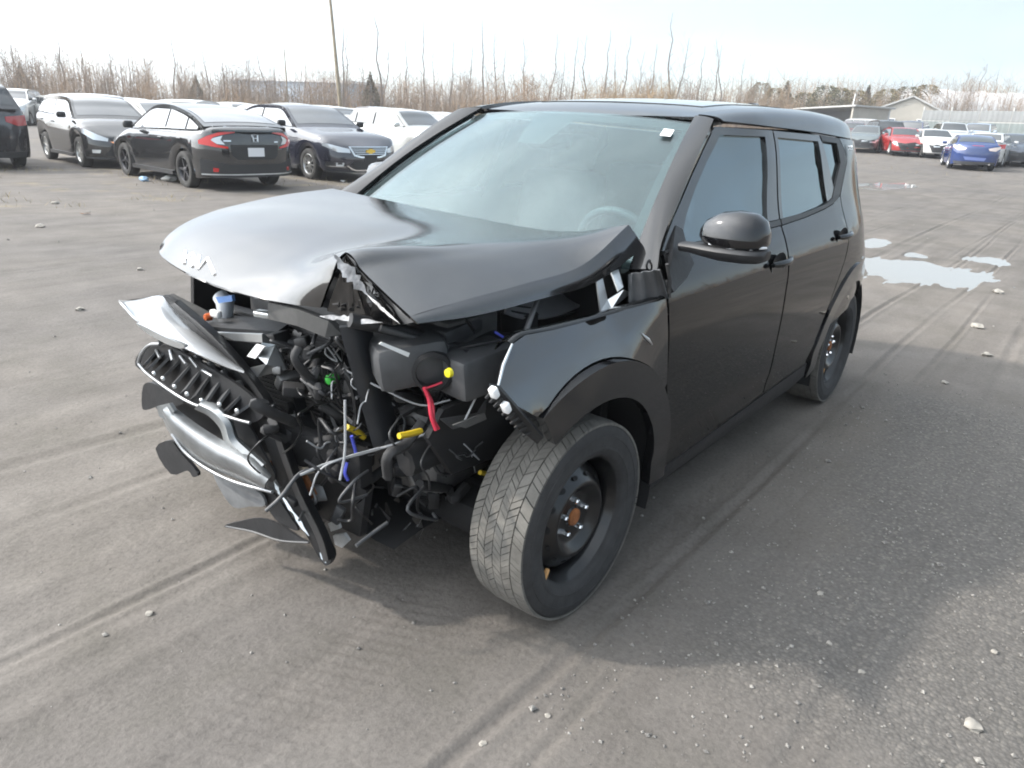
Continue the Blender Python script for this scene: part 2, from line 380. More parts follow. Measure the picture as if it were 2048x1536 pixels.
def ground_mat():
    m, t, b = newmat('dirt'); N = t.nodes.new; l = t.links.new
    tc = N('ShaderNodeTexCoord'); P = tc.outputs['Object']
    def mapped(sc, rot=(0, 0, 0)):
        q = N('ShaderNodeMapping'); q.inputs['Scale'].default_value = sc; q.inputs['Rotation'].default_value = rot; l(P, q.inputs['Vector']); return q.outputs['Vector']
    big = noise_node(t, .35, 5, .6, P); mid = noise_node(t, 2.2, 6, .62, P); fine = noise_node(t, 60, 5, .7, P)
    streak = noise_node(t, 1.0, 5, .6, mapped((.28, 3.4, 1)))
    base = ramp(t, mid, [(.28, (0.094, 0.088, 0.078)), (.5, (0.117, 0.108, 0.099)), (.74, (0.142, 0.132, 0.121))])
    st = ramp(t, streak, [(.28, (.84, .835, .83)), (.5, (1, 1, 1)), (.72, (1.08, 1.075, 1.065))])
    def mul(a, b_):
        q = N('ShaderNodeMix'); q.data_type = 'RGBA'; q.blend_type = 'MULTIPLY'; q.inputs['Factor'].default_value = 1; l(a, q.inputs['A']); l(b_, q.inputs['B']); return q.outputs['Result']
    c1 = mul(base, st); c1 = mul(c1, ramp(t, fine, [(.25, (.72, .72, .72)), (.5, (1, 1, 1)), (.8, (1.22, 1.22, 1.22))]))
    c1 = mul(c1, ramp(t, big, [(.3, (.86, .86, .88)), (.7, (1.1, 1.07, 1.03))]))
    # loose asphalt millings to the wreck's left side
    sep = N('ShaderNodeSeparateXYZ'); l(P, sep.inputs[0])
    def mr(src, a, bq, c=0., d=1.):
        q = N('ShaderNodeMapRange'); q.interpolation_type = 'SMOOTHSTEP'; q.inputs['From Min'].default_value = a; q.inputs['From Max'].default_value = bq
        q.inputs['To Min'].default_value = c; q.inputs['To Max'].default_value = d; l(src, q.inputs['Value']); return q.outputs['Result']
    def mth(op, a, b_):
        q = N('ShaderNodeMath'); q.operation = op
        for i, s_ in enumerate((a, b_)):
            if isinstance(s_, (int, float)): q.inputs[i].default_value = s_
            else: l(s_, q.inputs[i])
        return q.outputs[0]
    wob = noise_node(t, 1.1, 5, .65, P)
    ysh = mth('ADD', sep.outputs['Y'], mth('MULTIPLY', mth('SUBTRACT', wob, .5), 1.6))
    xsh = mth('ADD', sep.outputs['X'], mth('MULTIPLY', mth('SUBTRACT', wob, .5), 1.4))
    mask = mth('MULTIPLY', mth('MULTIPLY', mr(ysh, .95, 1.5), mr(ysh, 3.2, 2.6)), mth('MULTIPLY', mr(xsh, .35, -.15), mr(xsh, -3.6, -2.9)))
    vor = N('ShaderNodeTexVoronoi'); vor.inputs['Scale'].default_value = 75; l(P, vor.inputs['Vector'])
    grav = ramp(t, vor.outputs['Distance'], [(.0, (0.123, 0.118, 0.110)), (.45, (0.099, 0.094, 0.088)), (.8, (0.075, 0.072, 0.067))])
    vcol = N('ShaderNodeSeparateColor'); l(vor.outputs['Color'], vcol.inputs[0])
    grav = mul(grav, ramp(t, vcol.outputs[0], [(.0, (.82, .82, .83)), (.8, (1.06, 1.06, 1.06)), (.97, (1.5, 1.47, 1.42))]))
    mx = N('ShaderNodeMix'); mx.data_type = 'RGBA'; l(mth('MULTIPLY', mask, .7), mx.inputs['Factor']); l(c1, mx.inputs['A']); l(grav, mx.inputs['B'])
    # straw and dead grass where the parked rows begin
    gr = mth('MULTIPLY', mr(noise_node(t, .8, 6, .7, P), .52, .68), mth('MULTIPLY', mr(sep.outputs['Y'], -9.2, -10.2), mr(sep.outputs['Y'], -40, -24)))
    m3 = N('ShaderNodeMix'); m3.data_type = 'RGBA'; l(mth('MULTIPLY', gr, .6), m3.inputs['Factor']); l(mx.outputs['Result'], m3.inputs['A']); m3.inputs['B'].default_value = (.20, .165, .105, 1)
    # damp patches round the puddles
    dampn = mr(noise_node(t, .9, 5, .6, P), .50, .62)
    dz = mth('MULTIPLY', dampn, mth('MULTIPLY', mr(xsh, -5., -6.), mr(ysh, -7, -4)))
    m4 = N('ShaderNodeMix'); m4.data_type = 'RGBA'; l(mth('MULTIPLY', dz, .35), m4.inputs['Factor']); l(m3.outputs['Result'], m4.inputs['A']); m4.inputs['B'].default_value = (.07, .065, .057, 1)
    l(m4.outputs['Result'], b.inputs['Base Color'])
    b.inputs['Roughness'].default_value = .92; b.inputs['Specular IOR Level'].default_value = .25
    hgt = mth('ADD', mth('MULTIPLY', fine, .5), mth('ADD', mth('MULTIPLY', noise_node(t, 18, 6, .65, P), 1.0), mth('MULTIPLY', mth('MULTIPLY', mth('SUBTRACT', 1., vor.outputs['Distance']), mask), .9)))
    bump(t, b, hgt, .42, .012)
    return m
me.materials.append(ground_mat())
wm, wt, wb = newmat('puddle_water'); wb.inputs['Base Color'].default_value = (.20, .19, .17, 1); wb.inputs['Roughness'].default_value = .03; wb.inputs['Specular IOR Level'].default_value = .5
bump(wt, wb, noise_node(wt, 25, 2), .02, .004)
for P in PUDP:
    c_ = P.mean(0); r_ = np.abs(P-c_).max(0)*1.45+.1
    m_ = MB(); m_.poly([(c_[0]+r_[0]*math.cos(q), c_[1]+r_[1]*math.sin(q), -.014) for q in np.linspace(0, 2*math.pi, 24, endpoint=False)], .004, (0, 0, 1))
    o = m_.build('puddle', wm, None, 0); tag(o, 'shallow muddy puddle mirroring the sky', None, None, 'structure')
# ================================================================== the wreck
BLACK = paint('black_paint', (.0025, .0026, .003), dust=.0025, rough=.4, coat_rough=.015, coat_ior=1.5)
HOODP = paint('dusty_sky_lift_paint', (.004, .004, .0045), dust=.022, dustcol=(.30, .30, .30), rough=.4, coat_rough=.09, coat_ior=2.0)  # brighter copy of the black paint: dust film, plus coat lifting the sky reflection
UPPERP = paint('sky_lift_black_paint', (.003, .003, .0035), dust=.012, dustcol=(.30, .30, .30), rough=.4, coat_rough=.03, coat_ior=2.1)  # same black paint; stronger coat and paler film brighten its sky reflection
TRIM = mat('black_trim', (.018, .018, .019), .45, var=.25, vscale=9)
GLOSSTRIM = mat('gloss_black_trim', (.006, .006, .007), .12, coat=.5)
PLASTIC = mat('black_plastic', (0.0162, 0.0167, 0.0183), .5, var=.3, vscale=14, bmp=.15)
GREYPL = mat('grey_plastic', (0.0519, 0.0536, 0.0565), .48, var=.25, vscale=12, bmp=.1)
DUSTPL = mat('dusty_plastic', (0.0899, 0.0899, 0.0882), .75, var=.3, vscale=10, bmp=.2)
CHROME = mat('chrome', (.75, .76, .77), .09, 1.0)
SATIN = mat('satin_silver', (0.5981, 0.6199, 0.6308), .28, .9, var=.12)
RUBBER = mat('tyre_rubber', (0.0264, 0.0264, 0.0274), .8, var=.3, vscale=20, bmp=.2)
TREADM = mat('dusty_tread', (0.1134, 0.1085, 0.0986), .93, var=.3, vscale=14, bmp=.3)
STEEL = mat('black_steel_wheel', (.007, .0072, .008), .28, .2, coat=.35, var=.3)
ALU = mat('cast_aluminium', (0.2828, 0.2828, 0.2828), .5, .8, var=.3, vscale=12, bmp=.2)
RUST = mat('rusty_steel', (0.2334, 0.0863, 0.0284), .9, .1, var=.45, vscale=30, bmp=.3)
DARKIN = mat('cabin_dark', (.012, .012, .013), .8, var=.2)
SEATM = mat('seat_cloth', (0.0508, 0.0528, 0.0568), .9, var=.2, vscale=20, bmp=.2)
UNDER = mat('underbody_black', (.010, .010, .011), .85, var=.4)
SCRAPE = mat('scraped_paint', (0.2842, 0.2842, 0.2893), .55, .3, var=.75, vscale=28, bmp=.4, bscale=60)
WHITEPL = mat('white_plastic', (0.8500, 0.8500, 0.8500), .4)
REDLENS = mat('red_lens', (.42, .012, .012), .12, coat=1.)
CLEARLENS = mat('clear_lens', (.62, .64, .66), .08, .35, coat=1.)
AMBER = mat('amber_lens', (.55, .16, .01), .15, coat=1.)
TINT = glass('privacy_glass', (.012, .013, .014), .004, f0=.22, refl=(.84, .96, 1.0))
WSG = glass('windshield_glass', (.70, .80, .80), .035, (.50, .57, .60), f0=.055, refl=(.88, .98, 1.0))
PLATE = mat('number_plate', (.72, .73, .75), .4)

sec = pchip([.1, .18, .24, .31, .36, .45, .6, .74, .86, .94, 1.0, 1.06, 1.10, 1.48, 1.53, 1.57], [.74, .80, .845, .872, .868, .882, .892, .899, .900, .893, .877, .850, .828, .705, .67, .61])
tap = pchip([-3.36, -3.34, -3.30, -3.22, -3.08, -2.86, -2.55, -2.2, 0, .25, .5, .65, .75], [.60, .42, .30, .185, .10, .035, .006, 0, 0, .012, .05, .12, .25])
tap_f = pchip([-2.2, -1.5, -1.15, -.8, -.4, 0], [0, .004, .036, .055, .07, .07]); tap_r = pchip([-3.36, -3.1, -2.8, -2.4], [.12, .07, .018, 0]); wgt_r = pchip([.78, .95, 1.05, 1.15, 1.45], [0, .9, .55, .2, .2])
def Sd(x, z):
    """half width of the body side at station x and height z"""
    z = np.asarray(z, float); x = np.asarray(x, float)
    return sec(z)-tap(x)+.008*np.exp(-((x+2.6)/.42)**2)*sstep(.45, .7, z)*sstep(1.0, .8, z)-tap_f(x)*np.clip((z-1.06)/.42, 0, 1.3)-tap_r(x)*wgt_r(z)
def inset(P, d):
    P = np.asarray(P, float); n = len(P); ar = sum(P[i][0]*P[(i+1) % n][1]-P[(i+1) % n][0]*P[i][1] for i in range(n)); s = 1 if ar > 0 else -1
    o = []
    for i in range(n):
        e1 = P[i]-P[i-1]; e2 = P[(i+1) % n]-P[i]; e1 /= max(np.linalg.norm(e1), 1e-9); e2 /= max(np.linalg.norm(e2), 1e-9)
        n1 = np.array([-e1[1], e1[0]])*s; n2 = np.array([-e2[1], e2[0]])*s; b = n1+n2; k = np.linalg.norm(b)
        b = b/k if k > 1e-6 else n1; c = max(.35, b@n1); o.append(P[i]+b*d/c)
    return np.array(o)
def inside(P, q):
    c = False; n = len(P)
    for i in range(n):
        a, b = P[i], P[i-1]
        if (a[1] > q[1]) != (b[1] > q[1]) and q[0] < (b[0]-a[0])*(q[1]-a[1])/(b[1]-a[1])+a[0]: c = not c
    return c
def skin(poly, surf, axis_, th, gap=.0025, st=.05, flip=False):
    """polygon in two coordinates laid on a surface third = surf(a, b), given thickness; axis_ 1: (x,z)->y  0: (y,z)->x  2: (x,y)->z"""
    P = inset(poly, gap) if gap else np.asarray(poly, float)
    B = []
    for i in range(len(P)):
        a, b = P[i], P[(i+1) % len(P)]; n = max(1, int(np.linalg.norm(b-a)/st)); B += [a+(b-a)*k/n for k in range(n)]
    lo, hi = P.min(0), P.max(0); pts = list(B); IN = inset(B, st*.45) if len(B) > 8 else None
    if IN is not None:
        for x in np.arange(lo[0]+st/2, hi[0], st):
            for z in np.arange(lo[1]+st/2, hi[1], st):
                if inside(P, (x, z)) and min((x-q[0])**2+(z-q[1])**2 for q in B) > (st*.45)**2: pts.append(np.array([x, z]))
    r = delaunay_2d_cdt([Vector(p) for p in pts], [], [list(range(len(B)))], 1, 1e-7)
    V2 = np.array([tuple(v) for v in r[0]]); F = [tuple(f) for f in r[2]]
    a, b = V2[:, 0], V2[:, 1]; h = .004
    c = surf(a, b); ga = (surf(a+h, b)-surf(a-h, b))/(2*h); gb = (surf(a, b+h)-surf(a, b-h))/(2*h)
    if axis_ == 1: V = np.stack([a, c, b], -1); n = np.stack([-ga, np.ones_like(a), -gb], -1)
    elif axis_ == 0: V = np.stack([c, a, b], -1); n = np.stack([np.ones_like(a), -ga, -gb], -1)
    else: V = np.stack([a, b, c], -1); n = np.stack([-ga, -gb, np.ones_like(a)], -1)
    n /= np.linalg.norm(n, axis=1, keepdims=True)
    if flip: n = -n
    I = V-n*th; M = len(V); fs = []
    for f in F:
        nn = np.cross(V[f[1]]-V[f[0]], V[f[2]]-V[f[0]]); fs.append(f if nn@n[f[0]] > 0 else f[::-1])
    ed = set((f[i], f[(i+1) % 3]) for f in fs for i in range(3))
    al = fs+[tuple(i+M for i in f[::-1]) for f in fs]+[(b_, a_, a_+M, b_+M) for a_, b_ in ed if (b_, a_) not in ed]
    return MB().add(np.concatenate([V, I]), al)
def side(name, poly, m, parent, off=0., th=.012, gap=.0025, st=.05, s=1):
    mb = skin(poly, lambda a, b: Sd(a, b)+off, 1, th, gap, st)
    if s < 0:
        mb.v = [(p[0], -p[1], p[2]) for p in mb.v]; mb.f = [f[::-1] for f in mb.f]
    return mb.build(name, m, parent, 45)
def arc(cx, cz, r, a0, a1, n=14): return [(cx+r*math.cos(R(a0+(a1-a0)*k/n)), cz+r*math.sin(R(a0+(a1-a0)*k/n))) for k in range(n+1)]

suv = empty('wrecked_suv', (0, 0, 0), 0, 'black boxy compact SUV with crushed front end, buckled hood and torn-off bumper', 'car')

FD = [(-.375, .985), (-.40, 1.05), (-.43, 1.101), (-1.474, 1.102), (-1.462, 1.0), (-1.452, .85), (-1.462, .70), (-1.475, .50), (-1.475, .345), (-.505, .322), (-.497, .42), (-.405, .70), (-.372, .906)]
FDF = [(-.43, 1.106), (-.536, 1.171), (-.652, 1.240), (-.779, 1.324), (-.913, 1.406), (-1.062, 1.488), (-1.552, 1.481), (-1.513, 1.303), (-1.478, 1.126), (-1.350, 1.126), (-1.417, 1.306), (-1.453, 1.454), (-1.085, 1.458), (-.918, 1.366), (-.791, 1.284), (-.67, 1.196), (-.59, 1.126), (-.52, 1.106)]
FDG = [(-.55, 1.108), (-.67, 1.205), (-.791, 1.292), (-.918, 1.374), (-1.08, 1.466), (-1.466, 1.462), (-1.428, 1.306), (-1.362, 1.110)]
RD = [(-1.484, 1.102), (-1.80, 1.112), (-2.07, 1.127), (-2.23, 1.143), (-2.378, 1.176), (-2.368, 1.076), (-2.345, .95), (-2.262, .82), (-2.205, .72), (-2.15, .58), (-2.115, .45), (-2.11, .355), (-1.485, .345), (-1.485, .50), (-1.472, .70), (-1.462, .85), (-1.472, 1.0)]
RDF = [(-1.492, 1.128), (-1.526, 1.303), (-1.564, 1.480), (-2.161, 1.465), (-2.178, 1.434), (-2.295, 1.20), (-2.235, 1.172), (-2.156, 1.157), (-2.130, 1.306), (-2.119, 1.436), (-1.592, 1.452), (-1.560, 1.302), (-1.527, 1.128)]
RDG = [(-1.515, 1.112), (-1.55, 1.302), (-1.58, 1.461), (-2.13, 1.445), (-2.14, 1.306), (-2.168, 1.145), (-1.85, 1.118)]
QG = [(-2.170, 1.440), (-2.418, 1.430), (-2.446, 1.334), (-2.275, 1.198)]
QT = [(-2.09, 1.146), (-2.23, 1.15), (-2.379, 1.181), (-2.49, 1.27), (-2.572, 1.341), (-2.53, 1.40), (-2.473, 1.452), (-2.161, 1.467), (-2.176, 1.437), (-2.41, 1.427), (-2.434, 1.334), (-2.286, 1.211), (-2.24, 1.172)]
WR = (-2.6, .330)
QP = [(-2.478, 1.455), (-2.536, 1.40), (-2.578, 1.341), (-2.496, 1.27), (-2.385, 1.178), (-2.374, 1.076), (-2.351, .95), (-2.268, .82), (-2.211, .72), (-2.17, .62)] + arc(*WR, .49, 148, 20) + [(-3.05, .60), (-3.33, .62), (-3.335, .95), (-3.30, 1.15), (-3.26, 1.30), (-3.20, 1.42), (-2.9, 1.437), (-2.7, 1.447)]
FF = [(-.362, .985), (-.15, .985), (.026, .986), (.244, .990), (.335, .994), (.388, .978), (.421, .934), (.437, .895), (.454, .872), (.38, .82)] + arc(0, .326, .522, 56, 140, 16) + [(-.413, .68), (-.385, .80), (-.362, .906)]
FLF = arc(0, .326, .520, 57, 184, 22) + arc(0, .326, .405, 184, 57, 20)
FLR = arc(*WR, .488, 190, -8, 24) + arc(*WR, .385, -8, 190, 22)
SILL = [(-.44, .318), (-2.10, .350), (-2.12, .27), (-2.05, .20), (-.52, .19), (-.455, .25)]
RB = [(-3.04, .595), (-3.335, .615), (-3.33, .32), (-3.05, .26), (-3.0, .30)]
BELTF = [(-.44, 1.099), (-.44, 1.109), (-1.474, 1.128), (-1.474, 1.104)]
BELTR = [(-1.486, 1.104), (-1.486, 1.13), (-1.8, 1.134), (-2.07, 1.148), (-2.23, 1.166), (-2.375, 1.179), (-2.23, 1.146), (-2.07, 1.13), (-1.80, 1.114)]

# the left fender is pushed in at the top: it leans towards the engine ahead of the door
def Sf(x, z): return Sd(x, z)-.40*sstep(-.36, -.10, x)*np.maximum(0, np.asarray(z, float)-.775)-.02*sstep(-.3, -.1, x)*np.maximum(0, .775-np.asarray(z, float))
def on_surf(px, py, f):
    y = .84
    for k in range(160): p = at(px, py, y=y); y = .75*y+.25*float(f(p[0], p[2]))
    return (float(p[0]), float(p[2]))
FFP = [on_surf(px, py, Sf) for px, py in ((1332, 596), (1296, 606), (1262, 615), (1200, 634), (1140, 650), (1100, 660), (1050, 669), (1023, 688), (1005, 730), (995, 770), (986, 784), (1030, 811), (1075, 835))]
FFP += [(x, z) for x, z in arc(0, .326, .522, 56, 140, 16)[1:]] + [(-.413, .68), (-.385, .80), (-.362, .906)]
for s in (1, -1):
    d = side('front_door', FD, BLACK, suv, s=s, st=.045)
    side('window_frame', FDF, GLOSSTRIM, d, off=-.002, s=s, gap=.001, st=.04); g = side('window_pane', FDG, TINT, d, off=-.014, th=.004, s=s, gap=0, st=.08)
    side('belt_moulding', BELTF, TRIM, d, off=.004, s=s, gap=.001, st=.05)
    d2 = side('rear_door', RD, BLACK, suv, s=s, st=.045)
    side('window_frame', RDF, GLOSSTRIM, d2, off=-.002, s=s, gap=.001, st=.04); side('window_pane', RDG, TINT, d2, off=-.014, th=.004, s=s, gap=0, st=.08)
    side('belt_moulding', BELTR, TRIM, d2, off=.004, s=s, gap=.001, st=.05)
    for dd, hx, hz in ((d, -1.315, .962), (d2, -2.215, .985)):
        # recessed cup and pull bar
        c = MB(); c.lathe([(.0, -.006), (.045, -.004), (.056, .003), (.060, .0035)], 24, 'Y')
        cv = [(hx+p[0]*1.35-.02, s*(float(Sd(hx, hz))+p[1]+.0015), hz+p[2]*.85) for p in c.v]; c.v = cv; c.build('handle_cup', PLASTIC, dd, 60)
        h = MB(); q = np.linspace(-.125, .085, 9)
        h.tube([(hx+a-.01, s*(float(Sd(hx+a, hz))+.012+.022*math.sin(math.pi*min(1, max(0, (a+.125)/.21)))), hz+.012-.06*a*.3) for a in q], [.010, .013, .014, .0145, .0145, .0145, .014, .013, .010], 10)
        h.build('door_handle', BLACK, dd, 60)
    side('quarter_window', QG, TINT, suv, off=-.014, th=.004, s=s, gap=0, st=.08)
    side('quarter_trim', QT, TRIM, suv, off=.001, s=s, gap=.001, st=.04)
    qp = side('quarter_panel', QP, BLACK, suv, s=s, st=.05)
    side('wheel_arch_flare', FLR, GLOSSTRIM, suv, off=.010, th=.03, s=s, gap=.001, st=.04)
    side('sill_cladding', SILL, PLASTIC, suv, off=-.004, s=s, st=.06)
    side('rear_bumper_corner', RB, PLASTIC, suv, s=s, st=.05)
    if s > 0:
        mbf = skin(FFP, Sf, 1, .012, .0015, .035); ff = mbf.build('fender', UPPERP, suv, 45)
        side('wheel_arch_flare', FLF, GLOSSTRIM, suv, off=.008, th=.03, s=s, gap=.001, st=.04)
    else:
        side('fender', [(-.362, .985), (-.15, .985), (.05, .97), (.12, .90)] + arc(0, .326, .522, 82, 140, 12) + [(-.413, .68), (-.385, .80), (-.362, .906)], BLACK, suv, s=s, st=.05, off=-.01); side('wheel_arch_flare', arc(0, .326, .520, 84, 184, 18) + arc(0, .326, .405, 184, 84, 16), GLOSSTRIM, suv, off=.004, th=.03, s=s, gap=.001, st=.05)
    # tail lamp, wrapped round the rear corner
    TL = [(-3.12, .98), (-3.30, .99), (-3.25, 1.30), (-3.19, 1.40), (-3.10, 1.40), (-3.16, 1.28), (-3.17, 1.10)]
    side('tail_lamp', TL, REDLENS, suv, off=.012, th=.02, s=s, gap=0, st=.04)
# fender crown flange and folded torn edge (left)
ft = [FFP[k] for k in (0, 2, 3, 4, 5, 6, 7)]
C0 = np.array([(x, float(Sf(x, z))-.001, z-.001) for x, z in ft]); C1 = C0+np.array([0, -.012, .006]); C2 = C0+np.array([0, -.04, .0]); C3 = C0+np.array([0, -.055, -.025])
thick_patch(bicubic(np.array([C0, C1, C2, C3]), 3, 5), .003).build('fender_flange', BLACK, ff, 60)
edge = FFP[7:11]
MB().tube([(x, float(Sf(x, z))+.002, z) for x, z in edge], [.003, .005, .004, .006], 6).build('torn_edge', SATIN, ff, 60)
m_ = MB(); m_.tube([(-.232, float(Sf(-.23, .885))+.002, .885), (-.255, float(Sf(-.25, .865))+.003, .865), (-.277, float(Sf(-.27, .844))+.002, .844)], [.002, .006, .002], 6); m_.build('crack', SATIN, ff, 60)
# front bumper mounting strip under the fender nose, with two clips
st_a, st_b = np.array([.452, .862, .868]), np.array([.20, .872, .60])
pts = [st_a+[0, .0, 0], st_a+[.035, -.03, -.01], (.36, .83, .70), (.25, .84, .585), st_b+[0, 0, -.01], st_b+[.01, .004, .03]]
dv = st_b-st_a
strip = MB().poly([at(978, 770, y=.855), at(1000, 775, y=.86), at(1086, 872, y=.88), at(1075, 884, y=.86), at(1040, 858, y=.84), at(985, 800, y=.835)], .012)
sp = strip.build('bumper_mount', PLASTIC, suv, 30)
for k in range(10):
    a = np.array(at(988+k*8.2, 778+k*9.6, y=.865)); b_ = np.array(at(972+k*8.2, 797+k*8.4, y=.85))
    MB().tube([a, b_], .004, 5).build('rib', PLASTIC, sp, 60)
for px, py in ((988, 785), (1012, 815)):
    c = at(px, py, y=.872); MB().cbox(c, (.018, .02, .03), .004, Matrix.Rotation(.5, 3, 'Y')).build('clip', WHITEPL, sp, 50)

# mirrors
def mirror(s):
    b = MB(); C = []
    prof = [(0, .30), (.10, .62), (.3, .90), (.55, 1.0), (.8, .93), (.93, .70), (1.0, .30)]
    for t, k in prof:
        y = .915+.205*t; ring = []
        for a in range(16):
            q = 2*math.pi*a/16; cx, cz = math.cos(q), math.sin(q)
            sx = .075*k*(1.0 if cx > 0 else .62); sz = (.082 if cz > 0 else .048)*k
            ring.append((-.50-.03*t+sx*np.sign(cx)*abs(cx)**.75, y, 1.170+sz*np.sign(cz)*abs(cz)**.75))
        C.append(ring+[ring[0]])
    b.grid(C); 
    b.f.append(tuple(range(15, -1, -1))); n = 17*6; b.f.append(tuple(n+i for i in range(16)))
    lower = MB(); L2 = []
    for t, k in [(-.28, .5), (-.1, .55), (.1, .75), (.4, 1.0), (.75, 1.0), (.93, .85), (1.01, .5)]:
        y = .915+.205*t; ring = []
        for a in range(12):
            q = 2*math.pi*a/12; cx, cz = math.cos(q), math.sin(q)
            ring.append((-.50-.03*t+.076*k*np.sign(cx)*abs(cx)**.6*(1 if cx > 0 else .7), y, 1.128+(.016 if cz > 0 else .032)*k**.7*np.sign(cz)*abs(cz)**.6))
        L2.append(ring+[ring[0]])
    lower.grid(L2); lower.f.append(tuple(range(11, -1, -1))); lower.f.append(tuple(13*6+i for i in range(12)))
    sail = MB().poly([(-.445, .838, 1.09), (-.415, .85, 1.05), (-.39, .876, 1.0), (-.40, .88, .985), (-.50, .872, 1.015), (-.565, .862, 1.055), (-.55, .845, 1.09), (-.60, .79, 1.155), (-.575, .775, 1.168), (-.50, .81, 1.125)], .02)
    sig = MB(); sig.tube([(-.455+.0, .96, 1.147), (-.455, 1.03, 1.146), (-.475, 1.085, 1.147), (-.51, 1.122, 1.150)], [.003, .007, .007, .004], 8)
    gl = MB().poly([(-.565, .935, 1.12), (-.575, 1.09, 1.12), (-.58, 1.10, 1.16), (-.575, 1.06, 1.225), (-.568, .98, 1.225), (-.565, .935, 1.18)], .004)
    for q in (b, lower, sail, sig, gl):
        if s < 0: q.v = [(p[0]-(.34 if q is not sail else 0), -p[1]+(.05 if q is not sail else 0), p[2]) for p in q.v]; q.f = [f[::-1] for f in q.f]   # right mirror is folded back
    o = b.build('side_mirror', GLOSSTRIM, suv, 60)
    lower.build('mirror_base', PLASTIC, o, 60); sail.build('mirror_sail', PLASTIC, o, 40); sig.build('turn_signal', CLEARLENS, o, 60); gl.build('mirror_glass', CHROME, o, 30)
mirror(1); mirror(-1)

# roof and cant rails
rz = pchip([-3.36, -3.2, -3.0, -2.6, -2.2, -1.75, -1.45, -1.25, -1.12, -1.04], [1.515, 1.545, 1.572, 1.598, 1.606, 1.598, 1.577, 1.553, 1.528, 1.505])
ze = pchip([-3.3, -2.9, -2.47, -2.16, -1.56, -1.14, -1.04], [1.415, 1.440, 1.457, 1.471, 1.489, 1.498, 1.495])
ye = lambda x: Sd(x, 1.488)
rsh = pchip([0, .4, .67, .82, .92, .97, 1.0], [0, .06, .17, .28, .42, .62, 1.0])
def Rz(x, y): return rz(x)-(rz(x)-ze(x))*rsh(np.abs(y)/ye(x))
yi = lambda x: ye(x)*.86-.012
roof_poly = [(-1.075, -.28), (-1.055, 0), (-1.075, .28), (-1.105, .50), (-1.125, float(yi(-1.125)))]+[(x, float(yi(x))) for x in (-1.25, -1.4, -1.6, -2.0, -2.4, -2.8, -3.0, -3.15)]+[(-3.22, .45), (-3.26, 0), (-3.22, -.45)]+[(x, -float(yi(x))) for x in (-3.15, -3.0, -2.8, -2.4, -2.0, -1.6, -1.4, -1.25, -1.125)]+[(-1.105, -.50)]
roof = skin(roof_poly, Rz, 2, .012, .002, .08).build('roof', UPPERP, suv, 50)
for s in (1, -1):
    G = []
    for x in np.linspace(-1.115, -3.20, 40):
        a, b_ = float(yi(x))+.004, float(ye(x))
        G.append([(x, s*(a+(b_-a)*k), float(Rz(x, a+(b_-a)*k))) for k in np.linspace(0, 1, 9)])
    thick_patch(G, .012, flip=(s < 0)).build('cant_rail', UPPERP, suv, 60)
sr = [(-1.42, -.43), (-1.40, 0), (-1.42, .43), (-2.35, .43), (-2.36, 0), (-2.35, -.43)]
skin(sr, lambda a, b: Rz(a, b)+.003, 2, .006, 0, .08).build('sunroof_panel', mat('sunroof_glass', (.008, .009, .010), .03, coat=1.), roof, 40)
m_ = MB(); m_.cbox((-3.05, 0, 1.60), (.14, .035, .05), .014); m_.build('roof_antenna', BLACK, roof, 50)

# windshield, A pillars, header
def ws(u, v):
    """u: -1..1 across, v: 0 base .. 1 top"""
    xb, xt = -.275-.105*u*u, -1.048-.055*u*u; yb, yt = .750*u, .560*u; zb, zt = 1.045+.004*(1-u*u), 1.521-.025*u*u
    c = .022*math.sin(math.pi*v)
    return (xb+(xt-xb)*v+c*.6, yb+(yt-yb)*v, zb+(zt-zb)*v+c)
G = [[ws(u, v) for u in np.linspace(-1, 1, 25)] for v in np.linspace(0, 1, 15)]
thick_patch(G, .005, True).build('windshield', WSG, suv, 70)
FRIT = mat('windshield_frit', (.012, .012, .013), .35)
fr = MB()
def wsin(u, v): p = ws(u, v); return (p[0]-.008, p[1], p[2]-.006)
def band(u0, u1, v0, v1, nu, nv): return [[wsin(u, v) for u in np.linspace(u0, u1, nu)] for v in np.linspace(v0, v1, nv)]
fr.grid(band(-1, 1, .93, .995, 25, 3)); fr.grid(band(-1, -.93, .0, .93, 3, 12)); fr.grid(band(.925, 1, .0, .93, 3, 12)); fr.grid(band(-1, 1, 0, .07, 25, 3))
fr.build('windshield_border', FRIT, suv, 60)
sh = MB(); sh.grid([[wsin(u*(1-.45*(.93-v)/.22), v) for u in np.linspace(-.30, .10, 7)] for v in np.linspace(.70, .93, 5)]); sh.build('sensor_shroud', FRIT, suv, 60)
m_ = MB(); m_.poly([np.array(wsin(*uv))+[.02, 0, .012] for uv in ((.83, .84), (.90, .84), (.90, .90), (.83, .90))], .002); m_.build('windshield_sticker', WHITEPL, suv, 0)
m_ = MB(); m_.cbox((-.98, -.05, 1.40), (.05, .22, .065), .02); m_.build('interior_mirror', PLASTIC, suv, 60)
